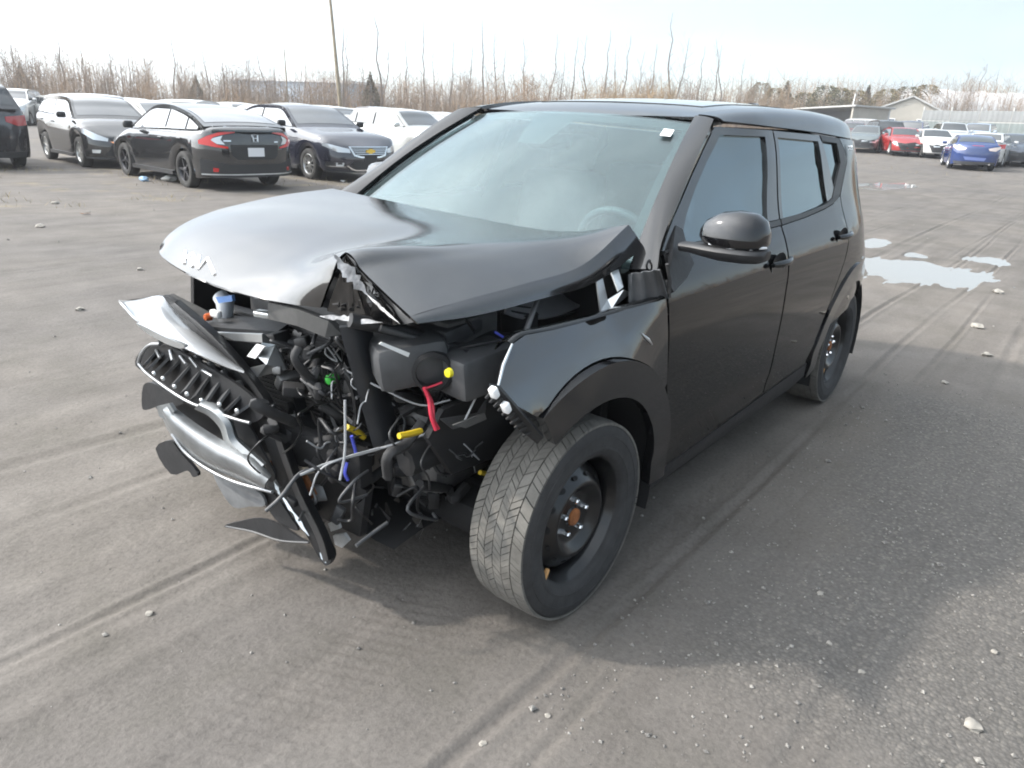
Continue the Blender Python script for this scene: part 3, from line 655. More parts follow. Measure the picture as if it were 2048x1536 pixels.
for s in (1, -1):
    G = []
    ox = pchip([1.04, 1.10, 1.168, 1.236, 1.321, 1.404, 1.487, 1.51], [.345, .425, .532, .647, .775, .909, 1.058, 1.10])
    for v in np.linspace(-.03, 1.02, 24):
        pi = np.array(ws(1, v)); z2 = 1.045+(1.492-1.045)*min(1, max(0, v)) - .0
        po = np.array([-float(ox(z2)), float(Sd(-float(ox(z2)), z2))-.003, z2])
        row = []
        for k in np.linspace(0, 1, 7):
            p = pi+(po-pi)*k; p = p+np.array([.35, .55, .5])*.007*math.sin(math.pi*k)**.8+np.array([.004, 0, .004])
            row.append((p[0], s*p[1], p[2]))
        G.append(row)
    pil = thick_patch(G, .02, flip=(s < 0)).build('a_pillar', BLACK, suv, 60)
    m_ = MB(); m_.tube([(ws(1, v)[0]+.006, s*ws(1, v)[1]+s*.004, ws(1, v)[2]+.008) for v in np.linspace(0, 1, 14)], .0028, 6); m_.build('pillar_seal', TRIM, pil, 60)
    if s > 0: m_ = MB(); m_.tube([(ws(1, v)[0]+.012, ws(1, v)[1]+.010, ws(1, v)[2]+.012) for v in np.linspace(.02, 1, 14)], .0018, 5); m_.build('pillar_chrome_edge', SATIN, pil, 60)
# tailgate, rear glass, rear bumper
def Tx(y, z):
    y = np.asarray(y, float); z = np.asarray(z, float)
    return -3.36+.10*(np.abs(y)/.62)**4+pchip([.2, .6, .9, 1.1, 1.3, 1.45, 1.56], [.0, -.01, 0.0, .03, .09, .15, .20])(z)
skin([(-.58, .62), (.58, .62), (.56, 1.1), (.50, 1.42), (.3, 1.48), (-.3, 1.48), (-.50, 1.42), (-.56, 1.1)], Tx, 0, .02, .003, .09, flip=True).build('tailgate', BLACK, suv, 50)
skin([(-.52, 1.10), (.52, 1.10), (.48, 1.40), (-.48, 1.40)], lambda a, b: Tx(a, b)-.006, 0, .005, 0, .09, flip=True).build('rear_window', TINT, suv, 50)
skin([(-.66, .30), (.66, .30), (.66, .60), (-.66, .60)], lambda a, b: Tx(a, b)-.03, 0, .03, .002, .09, flip=True).build('rear_bumper', PLASTIC, suv, 50)
# dark structure behind the panel gaps: inner sides, floor, arches
for s in (1, -1):
    side('inner_structure', [(-.45, .34), (-.45, 1.06), (-.5, 1.10), (-2.3, 1.12), (-2.4, 1.0), (-2.2, .75), (-2.1, .34)], UNDER, suv, off=-.035, th=.01, gap=0, st=.12, s=s)
    side('pillar_structure', [(-1.40, 1.08), (-1.49, 1.46), (-1.62, 1.46), (-1.53, 1.08)], UNDER, suv, off=-.03, th=.02, gap=0, st=.12, s=s)
m_ = MB(); m_.cbox((-1.45, 0, .25), (3.2, 1.56, .12), .04); m_.build('floor_pan', UNDER, suv, 30)
def liner(x0, s, z0=.33, r=.43, a0=-18):
    m = MB(); G = []
    for a in np.linspace(a0, 198, 22):
        G.append([(x0+r*math.cos(R(a)), s*y, z0+r*math.sin(R(a))) for y in np.linspace(.52, .872, 5)])
    m.grid(G); n = len(G)
    if a0 < 0: m.add([(x0, s*.52, z0)]+[G[i][0] for i in range(n)], [(0, i+1, i+2) for i in range(n-1)])
    return m.build('wheel_liner', UNDER, suv, 50)
for s in (1, -1): liner(0, s, a0=62); liner(-2.6, s)

# wheels
def tyre_wheel(loc, s, steer=0., caps=True, rr=.326, hw=.104, tread=True):
    w_ = empty('wheel', loc, steer if s > 0 else steer+math.pi, parent=suv)
    k = rr/.326
    t = MB(); h = hw
    prof = [(.205, .72), (.212, .86), (.222, .93), (.236, .975), (.2365, .99), (.243, .992), (.2435, .985), (.262, 1.0), (.2745, .995), (.275, 1.01), (.281, 1.005), (.2815, .985), (.292, .972), (.302, .95), (.312, .90), (.3165, .80), (.3175, .6), (.318, .3), (.318, 0)]
    full = [(r_*k, -f*h) for r_, f in prof[:-1]]+[(r_*k, f*h) for r_, f in prof[::-1]]
    t.lathe(full, 72); t.build('tyre', RUBBER, w_, 50)
    if tread:
        tb = MB(); nb = 92
        rows = [(-.93, -.61, 0, 1.4), (-.585, -.345, .4, -1.6), (-.325, -.055, .1, 1.7), (-.035, .245, .6, -1.6), (.265, .565, .8, 1.5), (.60, .93, .3, -1.4)]
        for (a, b_, ph, sk) in rows:
            for q in range(nb):
                j = random.uniform(-.06, .06); th0 = (q+ph+j)*2*math.pi/nb; th1 = th0+2*math.pi/nb*(.92+random.uniform(-.04, .02)); vs = []
                for rad in (.3165, .3242):
                    for (f, th) in ((a, th0), (b_, th0), (b_, th1), (a, th1)):
                        r0 = rad-(.0055 if abs(f) > .9 else 0)-.0 ; tt = th+sk*.012*(1 if f == b_ else -1)*2
                        vs.append((r0*k*math.cos(tt), f*h, r0*k*math.sin(tt)))
                tb.add(vs, [(0, 1, 2, 3), (4, 7, 6, 5), (0, 4, 5, 1), (1, 5, 6, 2), (2, 6, 7, 3), (3, 7, 4, 0)])
        tag(tb.build('tread', TREADM, w_, 0), kind='stuff')
    r = MB()
    r.lathe([(.0, .050), (.030, .050), (.034, .044), (.076, .044), (.090, .050), (.112, .072), (.120, .074), (.128, .070), (.150, .046), (.164, .040), (.174, .030), (.180, .0), (.183, -.05), (.188, -.05),
             (.186, .03), (.192, .052), (.200, .062), (.204, .074), (.213, .086), (.219, .089), (.221, .084), (.218, .074)], 64)
    rim = r.build('rim', STEEL, w_, 50)
    for q in range(5):
        a = 2*math.pi*q/5+.35; c = MB(); c.lathe([(0, .066), (.006, .065), (.010, .060), (.0105, .044)], 6, 'Y', (.057*math.cos(a), 0, .057*math.sin(a))); c.build('lug_nut', CHROME, w_, 40)
    hc = MB(); hc.lathe([(0, .060), (.02, .060), (.028, .056), (.030, .044)], 20); hc.build('hub_centre', RUST, w_, 40)
    for q in range(14):
        a = 2*math.pi*q/14+.1; n_ = Vector((math.cos(a), 0, math.sin(a))); c = n_*.143+Vector((0, .0555, 0))
        ax = Vector((-math.sin(a), 0, math.cos(a))); sl = Vector((n_.x*.68, -.73, n_.z*.68)).normalized(); nn = ax.cross(sl).normalized()
        if nn.y < 0: nn = -nn
        e = MB(); e.poly([c+nn*.002+ax*.0115*math.cos(2*math.pi*k_/10)+sl*.0075*math.sin(2*math.pi*k_/10) for k_ in range(10)], .002, nn); e.build('vent_hole', UNDER, w_, 0)
    if caps:
        b_ = MB(); b_.cbox((.19, .09, -.105), (.012, .014, .05), .004, Matrix.Rotation(-.5, 3, 'Y')); b_.build('balance_weight', mat('ochre_tape', (.45, .25, .10), .7), w_, 40)
    v_ = MB(); v_.tube([(.10, .058, .165), (.112, .085, .178)], .004, 6); v_.build('valve_stem', RUBBER, w_, 50)
    return w_
tyre_wheel((0, .781, .326), 1, R(-1.0)); tyre_wheel((-2.6, .781, .326), 1)
tyre_wheel((0, -.781, .326), -1, 0, False); tyre_wheel((-2.6, -.781, .326), -1, 0, False)

# cabin seen through the windshield
m_ = MB(); G = []
for y in np.linspace(-.70, .70, 15):
    b_ = .02*math.exp(-((y-.36)/.2)**2)+.012*math.exp(-((y)/.25)**2)
    G.append([(x, y, z+b_*k) for x, z, k in ((-.40, 1.02, 0), (-.55, 1.045, .6), (-.68, 1.05, 1), (-.78, 1.03, 1), (-.83, .97, .5), (-.82, .80, 0), (-.75, .6, 0))])
m_.grid(G); m_.build('dashboard', mat('dash_plastic', (.03, .031, .033), .6), suv, 60)
swm = MB(); M = Matrix.Translation((-.93, .37, .99)) @ Matrix.Rotation(R(-66), 4, 'Y')
cir = [M @ Vector((.185*math.cos(a), .185*math.sin(a), 0)) for a in np.linspace(0, 2*math.pi, 33)]
swm.tube(cir, .016, 8, False); swm.tube([M @ Vector((0, -.17, 0)), M @ Vector((0, .17, 0))], .018, 6); swm.tube([M @ Vector((0, 0, 0)), M @ Vector((-.17, 0, 0))], .016, 6)
swm.lathe([(0, 0), (.07, 0), (.075, -.02)], 16, 'Z'); nn = 16*3
swm.v[-nn:] = [tuple(M @ Vector(p)) for p in swm.v[-nn:]]
swm.build('steering_wheel', mat('wheel_leather', (.07, .075, .08), .45), suv, 60)
def seat(x, y):
    o = MB().cbox((x+.05, y, .62), (.52, .50, .18), .06).build('seat', SEATM, suv, 60)
    MB().cbox((x-.27, y, .94), (.16, .50, .62), .07, Matrix.Rotation(R(-14), 3, 'Y')).build('backrest', SEATM, o, 60)
    MB().cbox((x-.39, y, 1.33), (.10, .27, .18), .045, Matrix.Rotation(R(-10), 3, 'Y')).build('headrest', SEATM, o, 60)
    for dy in (-.06, .06): MB().tube([(x-.355, y+dy, 1.20), (x-.385, y+dy, 1.30)], .006, 6).build('headrest_post', CHROME, o, 60)
seat(-1.25, .37); seat(-1.25, -.37)
m_ = MB(); m_.cbox((-2.15, 0, .62), (.5, 1.3, .2), .06); m_.cbox((-2.43, 0, .95), (.16, 1.3, .6), .06, Matrix.Rotation(R(-14), 3, 'Y')); m_.build('rear_bench', SEATM, suv, 60)
m_ = MB(); m_.grid([[(x, y, float(Rz(x, y))-.035) for y in np.linspace(-.6, .6, 9)] for x in np.linspace(-1.13, -3.2, 9)]); m_.build('headliner', mat('headliner', (.22, .22, .21), .95), suv, 60)
m_ = MB(); m_.box((-2.95, 0, .55), (.6, 1.3, .02)); m_.box((-1.5, 0, .33), (2.3, 1.45, .02)); m_.build('cabin_floor', DARKIN, suv, 0)
# ------------------------------------------------------------------ buckled hood
CA = [  # rows rear -> front, columns right edge -> broken ridge
    [(-.34, -.72, 1.170), (-.36, -.5, 1.155), (-.375, -.25, 1.142), (-.385, 0, 1.133), (-.375, .2, 1.128), (-.36, .40, 1.130)],
    [(-.10, -.725, 1.156), (-.10, -.5, 1.152), (-.10, -.25, 1.145), (-.10, 0, 1.139), (-.10, .2, 1.134), (-.10, .42, 1.134)],
    [(.13, -.715, 1.130), (.15, -.5, 1.136), (.15, -.25, 1.138), (.15, 0, 1.134), (.15, .2, 1.128), (.17, .43, 1.142)],
    [(.27, -.70, 1.104), (.31, -.5, 1.110), (.33, -.25, 1.112), (.33, 0, 1.108), (.34, .2, 1.112), (.37, .43, 1.156)],
    [(.36, -.685, 1.080), (.41, -.5, 1.082), (.44, -.25, 1.078), (.45, 0, 1.072), (.45, .19, 1.092), (.525, .42, 1.154)],
    [(.430, -.665, 1.050), (.485, -.5, 1.050), (.525, -.25, 1.044), (.54, -.01, 1.036), (.525, .165, 1.050), (.552, .39, 1.085)],
    [(.475, -.645, 1.018), (.550, -.49, 1.015), (.602, -.25, 1.008), (.612, -.04, 1.000), (.585, .13, .990), (.552, .34, .998)],
]
LEFT = [[(-.38, .52, 1.138), (-.395, .62, 1.160), (-.405, .70, 1.180)], [(-.12, .53, 1.128), (-.14, .62, 1.106), (-.15, .70, 1.080)], [(.16, .53, 1.126), (.15, .62, 1.096), (.14, .70, 1.064)],
        [(.37, .52, 1.128), (.375, .61, 1.090), (.38, .695, 1.056)], [(.54, .50, 1.122), (.55, .59, 1.085), (.56, .69, 1.046)], [(.55, .50, 1.09), (.56, .59, 1.06), (.57, .69, 1.03)], [(.55, .50, 1.03), (.56, .59, 1.02), (.57, .69, 1.01)]]
GA = bicubic([r+l for r, l in zip(CA, LEFT)], 7, 7)
GA[..., 2] += .004*fbm(GA[..., 0]*4+3, GA[..., 1]*3+9, 2)*sstep(-.3, .1, GA[..., 0])*sstep(.55, .3, GA[..., 1])
kr, kc = 4*7, 5*7            # front lip exists only up to the broken ridge
CF = [[(-.405, .70, 1.180), (-.425, .722, 1.145), (-.45, .738, 1.105)], [(-.15, .70, 1.080), (-.165, .722, 1.058), (-.18, .735, 1.030)], [(.14, .70, 1.064), (.13, .722, 1.046), (.12, .735, 1.022)], [(.38, .695, 1.056), (.375, .716, 1.042), (.37, .73, 1.022)], [(.56, .69, 1.046), (.56, .702, 1.040), (.555, .71, 1.032)]]
GF = bicubic(CF, 7, 4)
mb = MB()
full = thick_patch(GA, .008); nv_ = GA.shape[1]; tot = GA.shape[0]*nv_
def keep(f):
    for v in f:
        v %= tot
        if v//nv_ > kr and v % nv_ > kc: return False
    return True
mb.add(full.v, [f for f in full.f if keep(f)])
for g_ in (GF, ): m2_ = thick_patch(g_, .006); mb.add(m2_.v, m2_.f)
hood = mb.build('hood', HOODP, suv, 50)
# torn front corner: exposed inner frame and scraped metal
T0 = np.array(at(692, 508, y=.425)); T1 = np.array(at(660, 560, y=.37)); T2 = np.array(at(652, 622, y=.345)); T3 = np.array(at(735, 652, y=.46)); T4 = np.array(at(800, 648, y=.62)); T5 = np.array(at(826, 640, y=.69))
bk = np.array([-.045, -.01, -.012])
def crumple(name, A, B, C, n, amp, m, parent, seed=1, off=bk):
    """creased triangular sheet between three points"""
    rg_ = np.random.default_rng(seed); A, B, C = map(np.array, (A, B, C)); nn = np.cross(B-A, C-A); nn /= np.linalg.norm(nn); mb_ = MB(); G_ = []
    for i in range(n+1):
        row = []
        for j in range(n+1):
            u = i/n; v = j/n; p = A*(1-u)+(B*(1-v)+C*v)*u; e = min(1, 4*u)*(.35+.65*math.sin(math.pi*v)); row.append(p+nn*rg_.normal(0, amp)*e+off*e)
        G_.append(row)
    return thick_patch(G_, .004).build(name, m, parent, 25)
crumple('torn_hood_skin', T0, T2, T3, 9, .0035, HOODP, hood, 4, bk*.15); crumple('torn_hood_skin', T0, T3, T4, 9, .006, BLACK, hood, 8, bk*.5); crumple('inner_hood_frame', T0, T4, T5, 6, .006, GREYPL, hood, 9, bk*.8)
rg = np.random.default_rng(3)
def ragged(a, b, w, n, nrm):
    a = np.array(a); b = np.array(b); d = b-a; s_ = np.cross(d, nrm); s_ /= np.linalg.norm(s_); up = []; dn = []
    for i in range(n+1):
        p = a+d*i/n; k = math.sin(math.pi*(i+.3)/(n+.6)); up.append(p+s_*w*k*rg.uniform(.3, 1)); dn.append(p-s_*w*k*rg.uniform(.2, .8))
    return up+dn[::-1]
vd = -FW
MB().poly(ragged(at(668, 508, y=.425), at(735, 590, y=.50), .026, 16, vd), .004).build('scraped_edge', SCRAPE, hood, 0)
MB().poly(ragged(at(735, 590, y=.50), at(800, 648, y=.63), .006, 14, vd), .004).build('scraped_edge', SCRAPE, hood, 0)
MB().poly(ragged(at(640, 632, y=.36), at(765, 645, y=.53), .014, 18, vd), .004).build('scraped_edge', SCRAPE, hood, 0)
# emblem letters on the hood nose, following its slope
LC = mat('emblem_chrome', (.9, .9, .9), .35, .6)
strokes = [[(0, 0), (0, 1)], [(0, .35), (.55, 1), (1.05, 0), (1.05, 0)], [(.30, .62), (.62, 0)], [(1.05, 0), (1.05, 1)], [(1.05, 0), (1.65, 1), (2.2, 0)]]
em = MB()
o_, xa_, ya_ = np.array(at(404, 527, y=-.055)), None, None
pa, pb = np.array(at(376, 519, y=-.16)), np.array(at(436, 540, y=.03)); xa_ = (pb-pa); up_ = np.array(at(404, 515, y=-.075))-np.array(at(402, 542, y=-.035))
up_ = up_/np.linalg.norm(up_)*.055; xa_ = xa_/2.2; nn_ = np.cross(xa_, up_); nn_ /= np.linalg.norm(nn_)
for stp in strokes:
    em.tube([pa+xa_*u+up_*(v-.5)+nn_*.010 for u, v in stp], .0055, 6)
em.build('emblem', LC, hood, 40)

SATIN2 = mat('dull_silver', (0.3240, 0.3348, 0.3456), .4, .7, var=.35, vscale=14)
# ------------------------------------------------------------------ torn bumper cover, hanging across the nose
BP = ((1.0, .11, 0.0), .5835)
def bp(pts, off=0.): return [at(px, py, plane=BP, off=off) for px, py in pts]
def bplate(name, pts, m, parent, off=0., th=.01, bev=0., n=3, smooth=30, curve=True):
    P = crom(pts, n, True) if curve else pts
    return MB().poly(bp(P, off), th, (1, .11, 0)).build(name, m, parent, smooth)
blade = bplate('bumper_cover', [(245, 606), (285, 596), (325, 592), (360, 622), (400, 655), (445, 695), (490, 738), (468, 742), (430, 728), (380, 708), (330, 678), (282, 643)], BLACK, suv, -.13, .012)
# blade gets a rolled, sky-facing upper skin
G = []
up_edge = crom([(245, 606), (285, 597), (325, 593), (362, 625), (405, 662), (450, 702), (492, 740)], 4)
lo_edge = crom([(247, 609), (275, 640), (315, 668), (365, 694), (410, 714), (450, 730), (488, 742)], 4)
for a, b in zip(up_edge, lo_edge):
    pa_, pb_ = np.array(at(*a, plane=BP, off=-.10)), np.array(at(*b, plane=BP, off=.045)); row = []
    for k in np.linspace(0, 1, 7):
        p = pa_+(pb_-pa_)*k+np.array([.012, 0, .016])*math.sin(math.pi*k); row.append(p)
    G.append(row)
thick_patch(G, .006, True).build('upper_lip', mat('sky_lit_blade_paint', (0.3672, 0.3834, 0.3996), .3, .35, coat=.8, var=.08), blade, 60)  # sky shine on the blade put into a pale paint colour
MB().poly(bp(crom([(276, 646), (298, 666), (330, 684), (362, 696), (372, 690), (335, 674), (300, 656)], 3, True), .062), .012, (1, .11, 0)).build('chrome_strip', SATIN, blade, 30)
sp_ = bplate('bumper_edge', [(330, 592), (352, 600), (405, 640), (450, 692), (500, 752), (545, 822), (572, 900), (604, 985), (645, 1060), (669, 1102), (664, 1124), (651, 1127), (628, 1090), (598, 1035), (562, 965), (537, 890), (512, 828), (468, 765), (420, 700), (370, 640)], PLASTIC, blade, -.045, .014)
G = []
for (px, py), wd in zip(crom([(352, 604), (430, 672), (500, 752), (545, 822), (572, 900), (604, 985), (645, 1068), (660, 1118)], 4), np.linspace(10, 14, 40)):
    G.append([at(px-wd*.9, py+wd*.5, plane=BP, off=-.025), at(px-wd*.1, py+wd*.1, plane=BP, off=.012), at(px+wd*.7, py-wd*.3, plane=BP, off=-.03)])
thick_patch(G, .004, True).build('bumper_flange', PLASTIC, blade, 50)
# broken silver flakes along the lower edge
for (a, b, w_) in (((562, 990), (590, 1030), 5), ((585, 1022), (618, 1072), 5), ((640, 1105), (652, 1126), 5), ((548, 962), (560, 990), 4)):
    MB().poly(ragged(at(*a, plane=BP, off=-.02), at(*b, plane=BP, off=-.02), .008, 6, vd), .003).build('scuffed_edge', SATIN, blade, 0)
# grille: ribbed panel with rivets
gr = bplate('grille', [(284, 702), (302, 690), (335, 690), (390, 716), (445, 748), (500, 786), (532, 826), (502, 846), (470, 836), (430, 828), (370, 792), (310, 752), (274, 730)], PLASTIC, blade, .0, .012)
def grl(u, v):  # u along 0..1, v 0 lower .. 1 upper
    lo = crom([(280, 730), (310, 750), (370, 790), (430, 822), (490, 836)], 6); hi = crom([(300, 694), (345, 700), (400, 726), (455, 760), (520, 812)], 6)
    i = u*24; a = int(min(23, i)); f = i-a; L_ = lo[a]*(1-f)+lo[a+1]*f; H_ = hi[a]*(1-f)+hi[a+1]*f
    return L_*(1-v)+H_*v
for k in range(11):
    u = .06+.085*k; p0 = grl(u, .06); p1 = grl(min(1, u+.05), .92)
    q0, q1 = np.array(at(*p0, plane=BP, off=.04)), np.array(at(*p1, plane=BP, off=-.01)); w_ = np.array([0, .006, .004])
    MB().poly([q0-w_*4.0, q0+w_*3.4, q1+w_*3.2, q1-w_*3.6], .008).build('slat', GREYPL if k % 3 else PLASTIC, gr, 30)
for px, py in ((307, 747), (325, 757), (348, 773), (373, 788), (402, 801), (438, 809), (473, 822)):
    c = at(px, py, plane=BP, off=.055); MB().lathe([(0, .004), (.005, .0035), (.0075, .001), (.008, -.004)], 8, 'X', c).build('rivet', SATIN, gr, 60)
P_ = crom([(277, 728), (300, 752), (370, 800), (430, 824), (470, 838), (500, 846)], 4)
MB().tube([at(*p, plane=BP, off=.05) for p in P_], [.005]*len(P_), 8).build('grille_frame', SATIN2, gr, 60)
P_ = crom([(277, 726), (284, 706), (300, 690), (320, 688)], 4)
MB().tube([at(*p, plane=BP, off=.03) for p in P_], .006, 8).build('grille_frame', SATIN2, gr, 60)
for k in range(7):
    u = .12+.12*k; p = grl(u, .98); c = np.array(at(*p, plane=BP, off=-.015))
    MB().cbox(c+[0, 0, .012], (.02, .035, .028), .005, Matrix.Rotation(.5, 3, 'X')).build('grille_bracket', GREYPL if k % 2 else DUSTPL, gr, 40)
for a, b in (((312, 700), (320, 716)), ((340, 700), (345, 720)), ((360, 712), (372, 728)), ((380, 716), (395, 735)), ((405, 740), (425, 752))):
    MB().tube([at(*a, plane=BP, off=.01), at(*b, plane=BP, off=.02)], .005, 6).build('grille_hook', SATIN2, gr, 60)
# dark fins
bplate('air_dam', [(289, 772), (306, 765), (340, 785), (372, 802), (350, 812), (318, 812), (296, 819), (287, 812)], PLASTIC, blade, .0, .012)
bplate('air_dam', [(314, 896), (344, 880), (362, 902), (398, 944), (389, 953), (378, 940), (345, 947)], PLASTIC, blade, .01, .012)
bplate('intake_backing', [(345, 815), (375, 805), (420, 828), (452, 868), (440, 890), (400, 868), (360, 838)], UNDER, blade, -.06, .01)
# silver lower intake surround
G = []
path = crom([(330, 818), (352, 846), (395, 884), (440, 912), (490, 934), (535, 965)], 5)
wid = pchip([0, .15, .5, .8, 1], [10, 26, 40, 36, 18])
for i, (px, py) in enumerate(path):
    t = i/(len(path)-1); w_ = float(wid(t)); row = []
    for k in np.linspace(-1, 1, 9):
        row.append(at(px-.45*w_*k*.6, py+w_*k*.62, plane=BP, off=.035+.05*math.cos(k*1.3)-.015*(k > .5)))
    G.append(row)
SILV = mat('silver_trim_paint', (0.1836, 0.1944, 0.1998), .4, .45, coat=.3, var=.35, vscale=9)
sur = thick_patch(G, .008, False).build('intake_surround', SILV, blade, 60)
G = []
path = crom([(400, 808), (428, 822), (452, 848), (464, 882), (490, 908), (522, 936)], 5)
for i, (px, py) in enumerate(path):
    row = []
    for k in np.linspace(-1, 1, 5): row.append(at(px+9*k, py-7*k, plane=BP, off=.06*math.cos(k)))
    G.append(row)
thick_patch(G, .006, True).build('surround_arm', SILV, sur, 60)
P_ = crom([(344, 868), (372, 906), (415, 938), (470, 964), (545, 984)], 5); MB().tube([at(*p, plane=BP, off=.05) for p in P_], .006, 8).build('surround_lip', SATIN2, sur, 60)
MB().poly(bp([(316, 812), (342, 806), (352, 822), (338, 842), (322, 832)], .07), .012, (1, .11, 0)).build('surround_end', SILV, sur, 30)
# drooping valance
VAL = mat('scuffed_valance', (0.1404, 0.1449, 0.1492), .55, var=.35, vscale=9)
for pts, off, m in (([(428, 946), (446, 952), (485, 968), (520, 984), (532, 1010), (500, 1012), (470, 1014), (446, 985)], .0, VAL), ([(450, 1052), (480, 1042), (520, 1036), (560, 1048), (602, 1076), (618, 1084), (560, 1080), (505, 1062)], -.01, PLASTIC),
                    ([(520, 985), (548, 985), (580, 1030), (598, 1060), (560, 1045), (535, 1012)], -.02, PLASTIC), ([(470, 830), (500, 850), (528, 905), (552, 950), (540, 962), (512, 920), (488, 885), (468, 858)], -.035, GREYPL)):
    bplate('valance', pts, m, blade, off, .008)
P_ = crom([(452, 1053), (505, 1063), (560, 1081), (618, 1085)], 4); MB().tube([at(*p, plane=BP, off=-.005) for p in P_], .0035, 6).build('valance_edge', GREYPL, blade, 60)
for pts, m in (([(538, 922), (574, 926), (572, 939), (544, 935)], RUST), ([(588, 936), (640, 930), (632, 944), (600, 952)], mat('dirty_foam', (0.3038, 0.2734, 0.2228), .95, var=.4, vscale=30)), ([(598, 950), (612, 952), (632, 990), (620, 1000)], RUST)):
    bplate('torn_foam', pts, m, blade, -.07, .014, curve=False)
for pts in ([(658, 1046), (676, 1038), (682, 1056), (664, 1062)], [(668, 1070), (690, 1066), (700, 1080), (686, 1094), (672, 1088)], [(556, 838), (588, 828), (590, 848), (566, 862)]):
    bplate('broken_plastic', pts, mat('broken_white', (0.5198, 0.5292, 0.5292), .4, var=.3, vscale=20), blade, -.12, .01, curve=False)

# headlamp remains (mirror bowl) and radiator shutter panel
hp = [(432, 664), (525, 668), (552, 688), (574, 738), (516, 753), (492, 738), (534, 728), (508, 704), (526, 684), (470, 680)]
hl = MB(); hl.poly([at(px, py, plane=BP, off=-.035-.05*(px > 540)) for px, py in hp], .012); hlo = hl.build('headlamp_bezel', SATIN, suv, 20)
MB().poly([at(438, 676, plane=BP, off=-.06), at(518, 686, plane=BP, off=-.06), at(504, 706, plane=BP, off=-.08), at(528, 727, plane=BP, off=-.10), at(490, 737, plane=BP, off=-.09), at(462, 724, plane=BP, off=-.08)], .01).build('headlamp_bowl', UNDER, hlo, 0)
MB().poly([at(495, 712, plane=BP, off=-.03), at(514, 688, plane=BP, off=-.03), at(530, 693, plane=BP, off=-.03), at(512, 717, plane=BP, off=-.03)], .006).build('headlamp_lens', WHITEPL, hlo, 0)
shel = MB().poly([at(376, 653, plane=BP, off=-.08), at(418, 634, plane=BP, off=-.20), at(446, 628, plane=BP, off=-.26), at(530, 640, plane=BP, off=-.24), at(577, 652, plane=BP, off=-.20), at(556, 667, plane=BP, off=-.14), at(460, 661, plane=BP, off=-.09)], .014).build('shutter_panel', GREYPL, suv, 30)
MB().poly([at(326, 596, plane=BP, off=-.12), at(345, 590, plane=BP, off=-.16), at(372, 606, plane=BP, off=-.22), at(420, 628, plane=BP, off=-.22), at(404, 650, plane=BP, off=-.12), at(372, 640, plane=BP, off=-.08)], .012).build('shutter_cover', DUSTPL, suv, 30)
for px, py in ((342, 603), (355, 612), (378, 625), (345, 618)): MB().cbox(at(px, py, plane=BP, off=-.10), (.02, .03, .014), .004, .4).build('cover_clip', PLASTIC, shel, 40)
# washer bottle neck, orange cap and bracket under the hood lip
wb_ = MB(); wb_.tube([at(452, 648, x=.42), at(450, 605, x=.42), at(440, 592, x=.42)], [.022, .030, .026], 12); wbo = wb_.build('washer_bottle', mat('milky_plastic', (0.5859, 0.6237, 0.6615), .35), suv, 60)
MB().poly([at(434, 594, x=.47), at(466, 590, x=.47), at(468, 602, x=.47), at(440, 606, x=.47)], .01).build('blue_label', mat('blue_label', (.12, .25, .55), .4), wbo, 0)
MB().lathe([(0, .012), (.010, .011), (.013, .004), (.013, -.01)], 12, 'X', at(416, 634, x=.50)).build('filler_cap', mat('orange_cap', (.55, .12, .03), .45), wbo, 50)
MB().cbox(at(432, 628, x=.49), (.02, .05, .025), .006).build('bottle_neck', WHITEPL, wbo, 50)
MB().poly([at(541, 602, y=.12), at(600, 617, y=.25), at(662, 640, y=.34), at(690, 668, y=.36), at(655, 672, y=.33), at(600, 650, y=.24), at(541, 636, y=.10)], .02).build('latch_panel', DUSTPL, suv, 30)
MB().cbox(at(528, 628, y=.05), (.03, .06, .02), .006, .3).build('hood_latch', SATIN, suv, 50)

# ------------------------------------------------------------------ engine bay
bay = empty('engine_bay', parent=suv)
def pbox(name, c, size, m, rot=None, bev=.012, parent=bay): return MB().cbox(c, size, bev, rot).build(name, m, parent, 40)
pbox('firewall', (-.33, 0, .78), (.05, 1.44, .60), UNDER)
for s in (1, -1):
    tz = .80 if s > 0 else 1.0
    m_ = MB(); m_.poly([(-.34, s*.66, tz), (.38, s*.62, tz-.06), (.42, s*.60, .66), (.30, s*.58, .50), (-.34, s*.58, .45)], .02, (0, 1, 0)); m_.build('inner_fender', UNDER, bay, 30)
m_ = MB(); m_.tube([(-.3, .60, .62), (.1, .56, .58), (.42, .52, .56)], .045, 8); m_.build('frame_rail', UNDER, bay, 50)
m_ = MB(); m_.tube([(-.3, -.60, .62), (.1, -.56, .58), (.46, -.52, .56)], .045, 8); m_.build('frame_rail', UNDER, bay, 50)
pbox('engine_block', (.02, -.18, .66), (.46, .62, .44), GREYPL, .05, .04); pbox('engine_cover', (.0, -.18, .93), (.42, .56, .10), PLASTIC, .04, .035)
pbox('gearbox', (.06, .26, .46), (.34, .34, .30), ALU, .1, .05); pbox('subframe', (-.12, 0, .27), (.44, 1.00, .09), UNDER, None, .03)
pbox('oil_pan', (.10, -.2, .32), (.32, .42, .16), mat('dirty_alu', (0.1229, 0.1141, 0.1053), .7, .5, var=.5, vscale=10, bmp=.3), .0, .04)
m_ = MB(); m_.grid([[(x, y, .20+.02*math.sin(x*9)+.012*math.sin(y*14)-.03*max(0, x-.40)*3) for x in np.linspace(-.35, .36, 12)] for y in np.linspace(-.72, .40, 14)]); m_.build('shade_undertray', UNDER, bay, 50)  # undertray, beam and support added to shade the ground under the nose
m_ = MB(); m_.cbox((.50, -.12, .50), (.06, 1.02, .12), .015, .10); m_.build('crash_beam', UNDER, bay, 40)
m_ = MB(); m_.poly([(.46, -.70, .24), (.40, .30, .22), (.40, .34, .40), (.44, -.70, .44)], .03); m_.build('lower_support', PLASTIC, bay, 30)
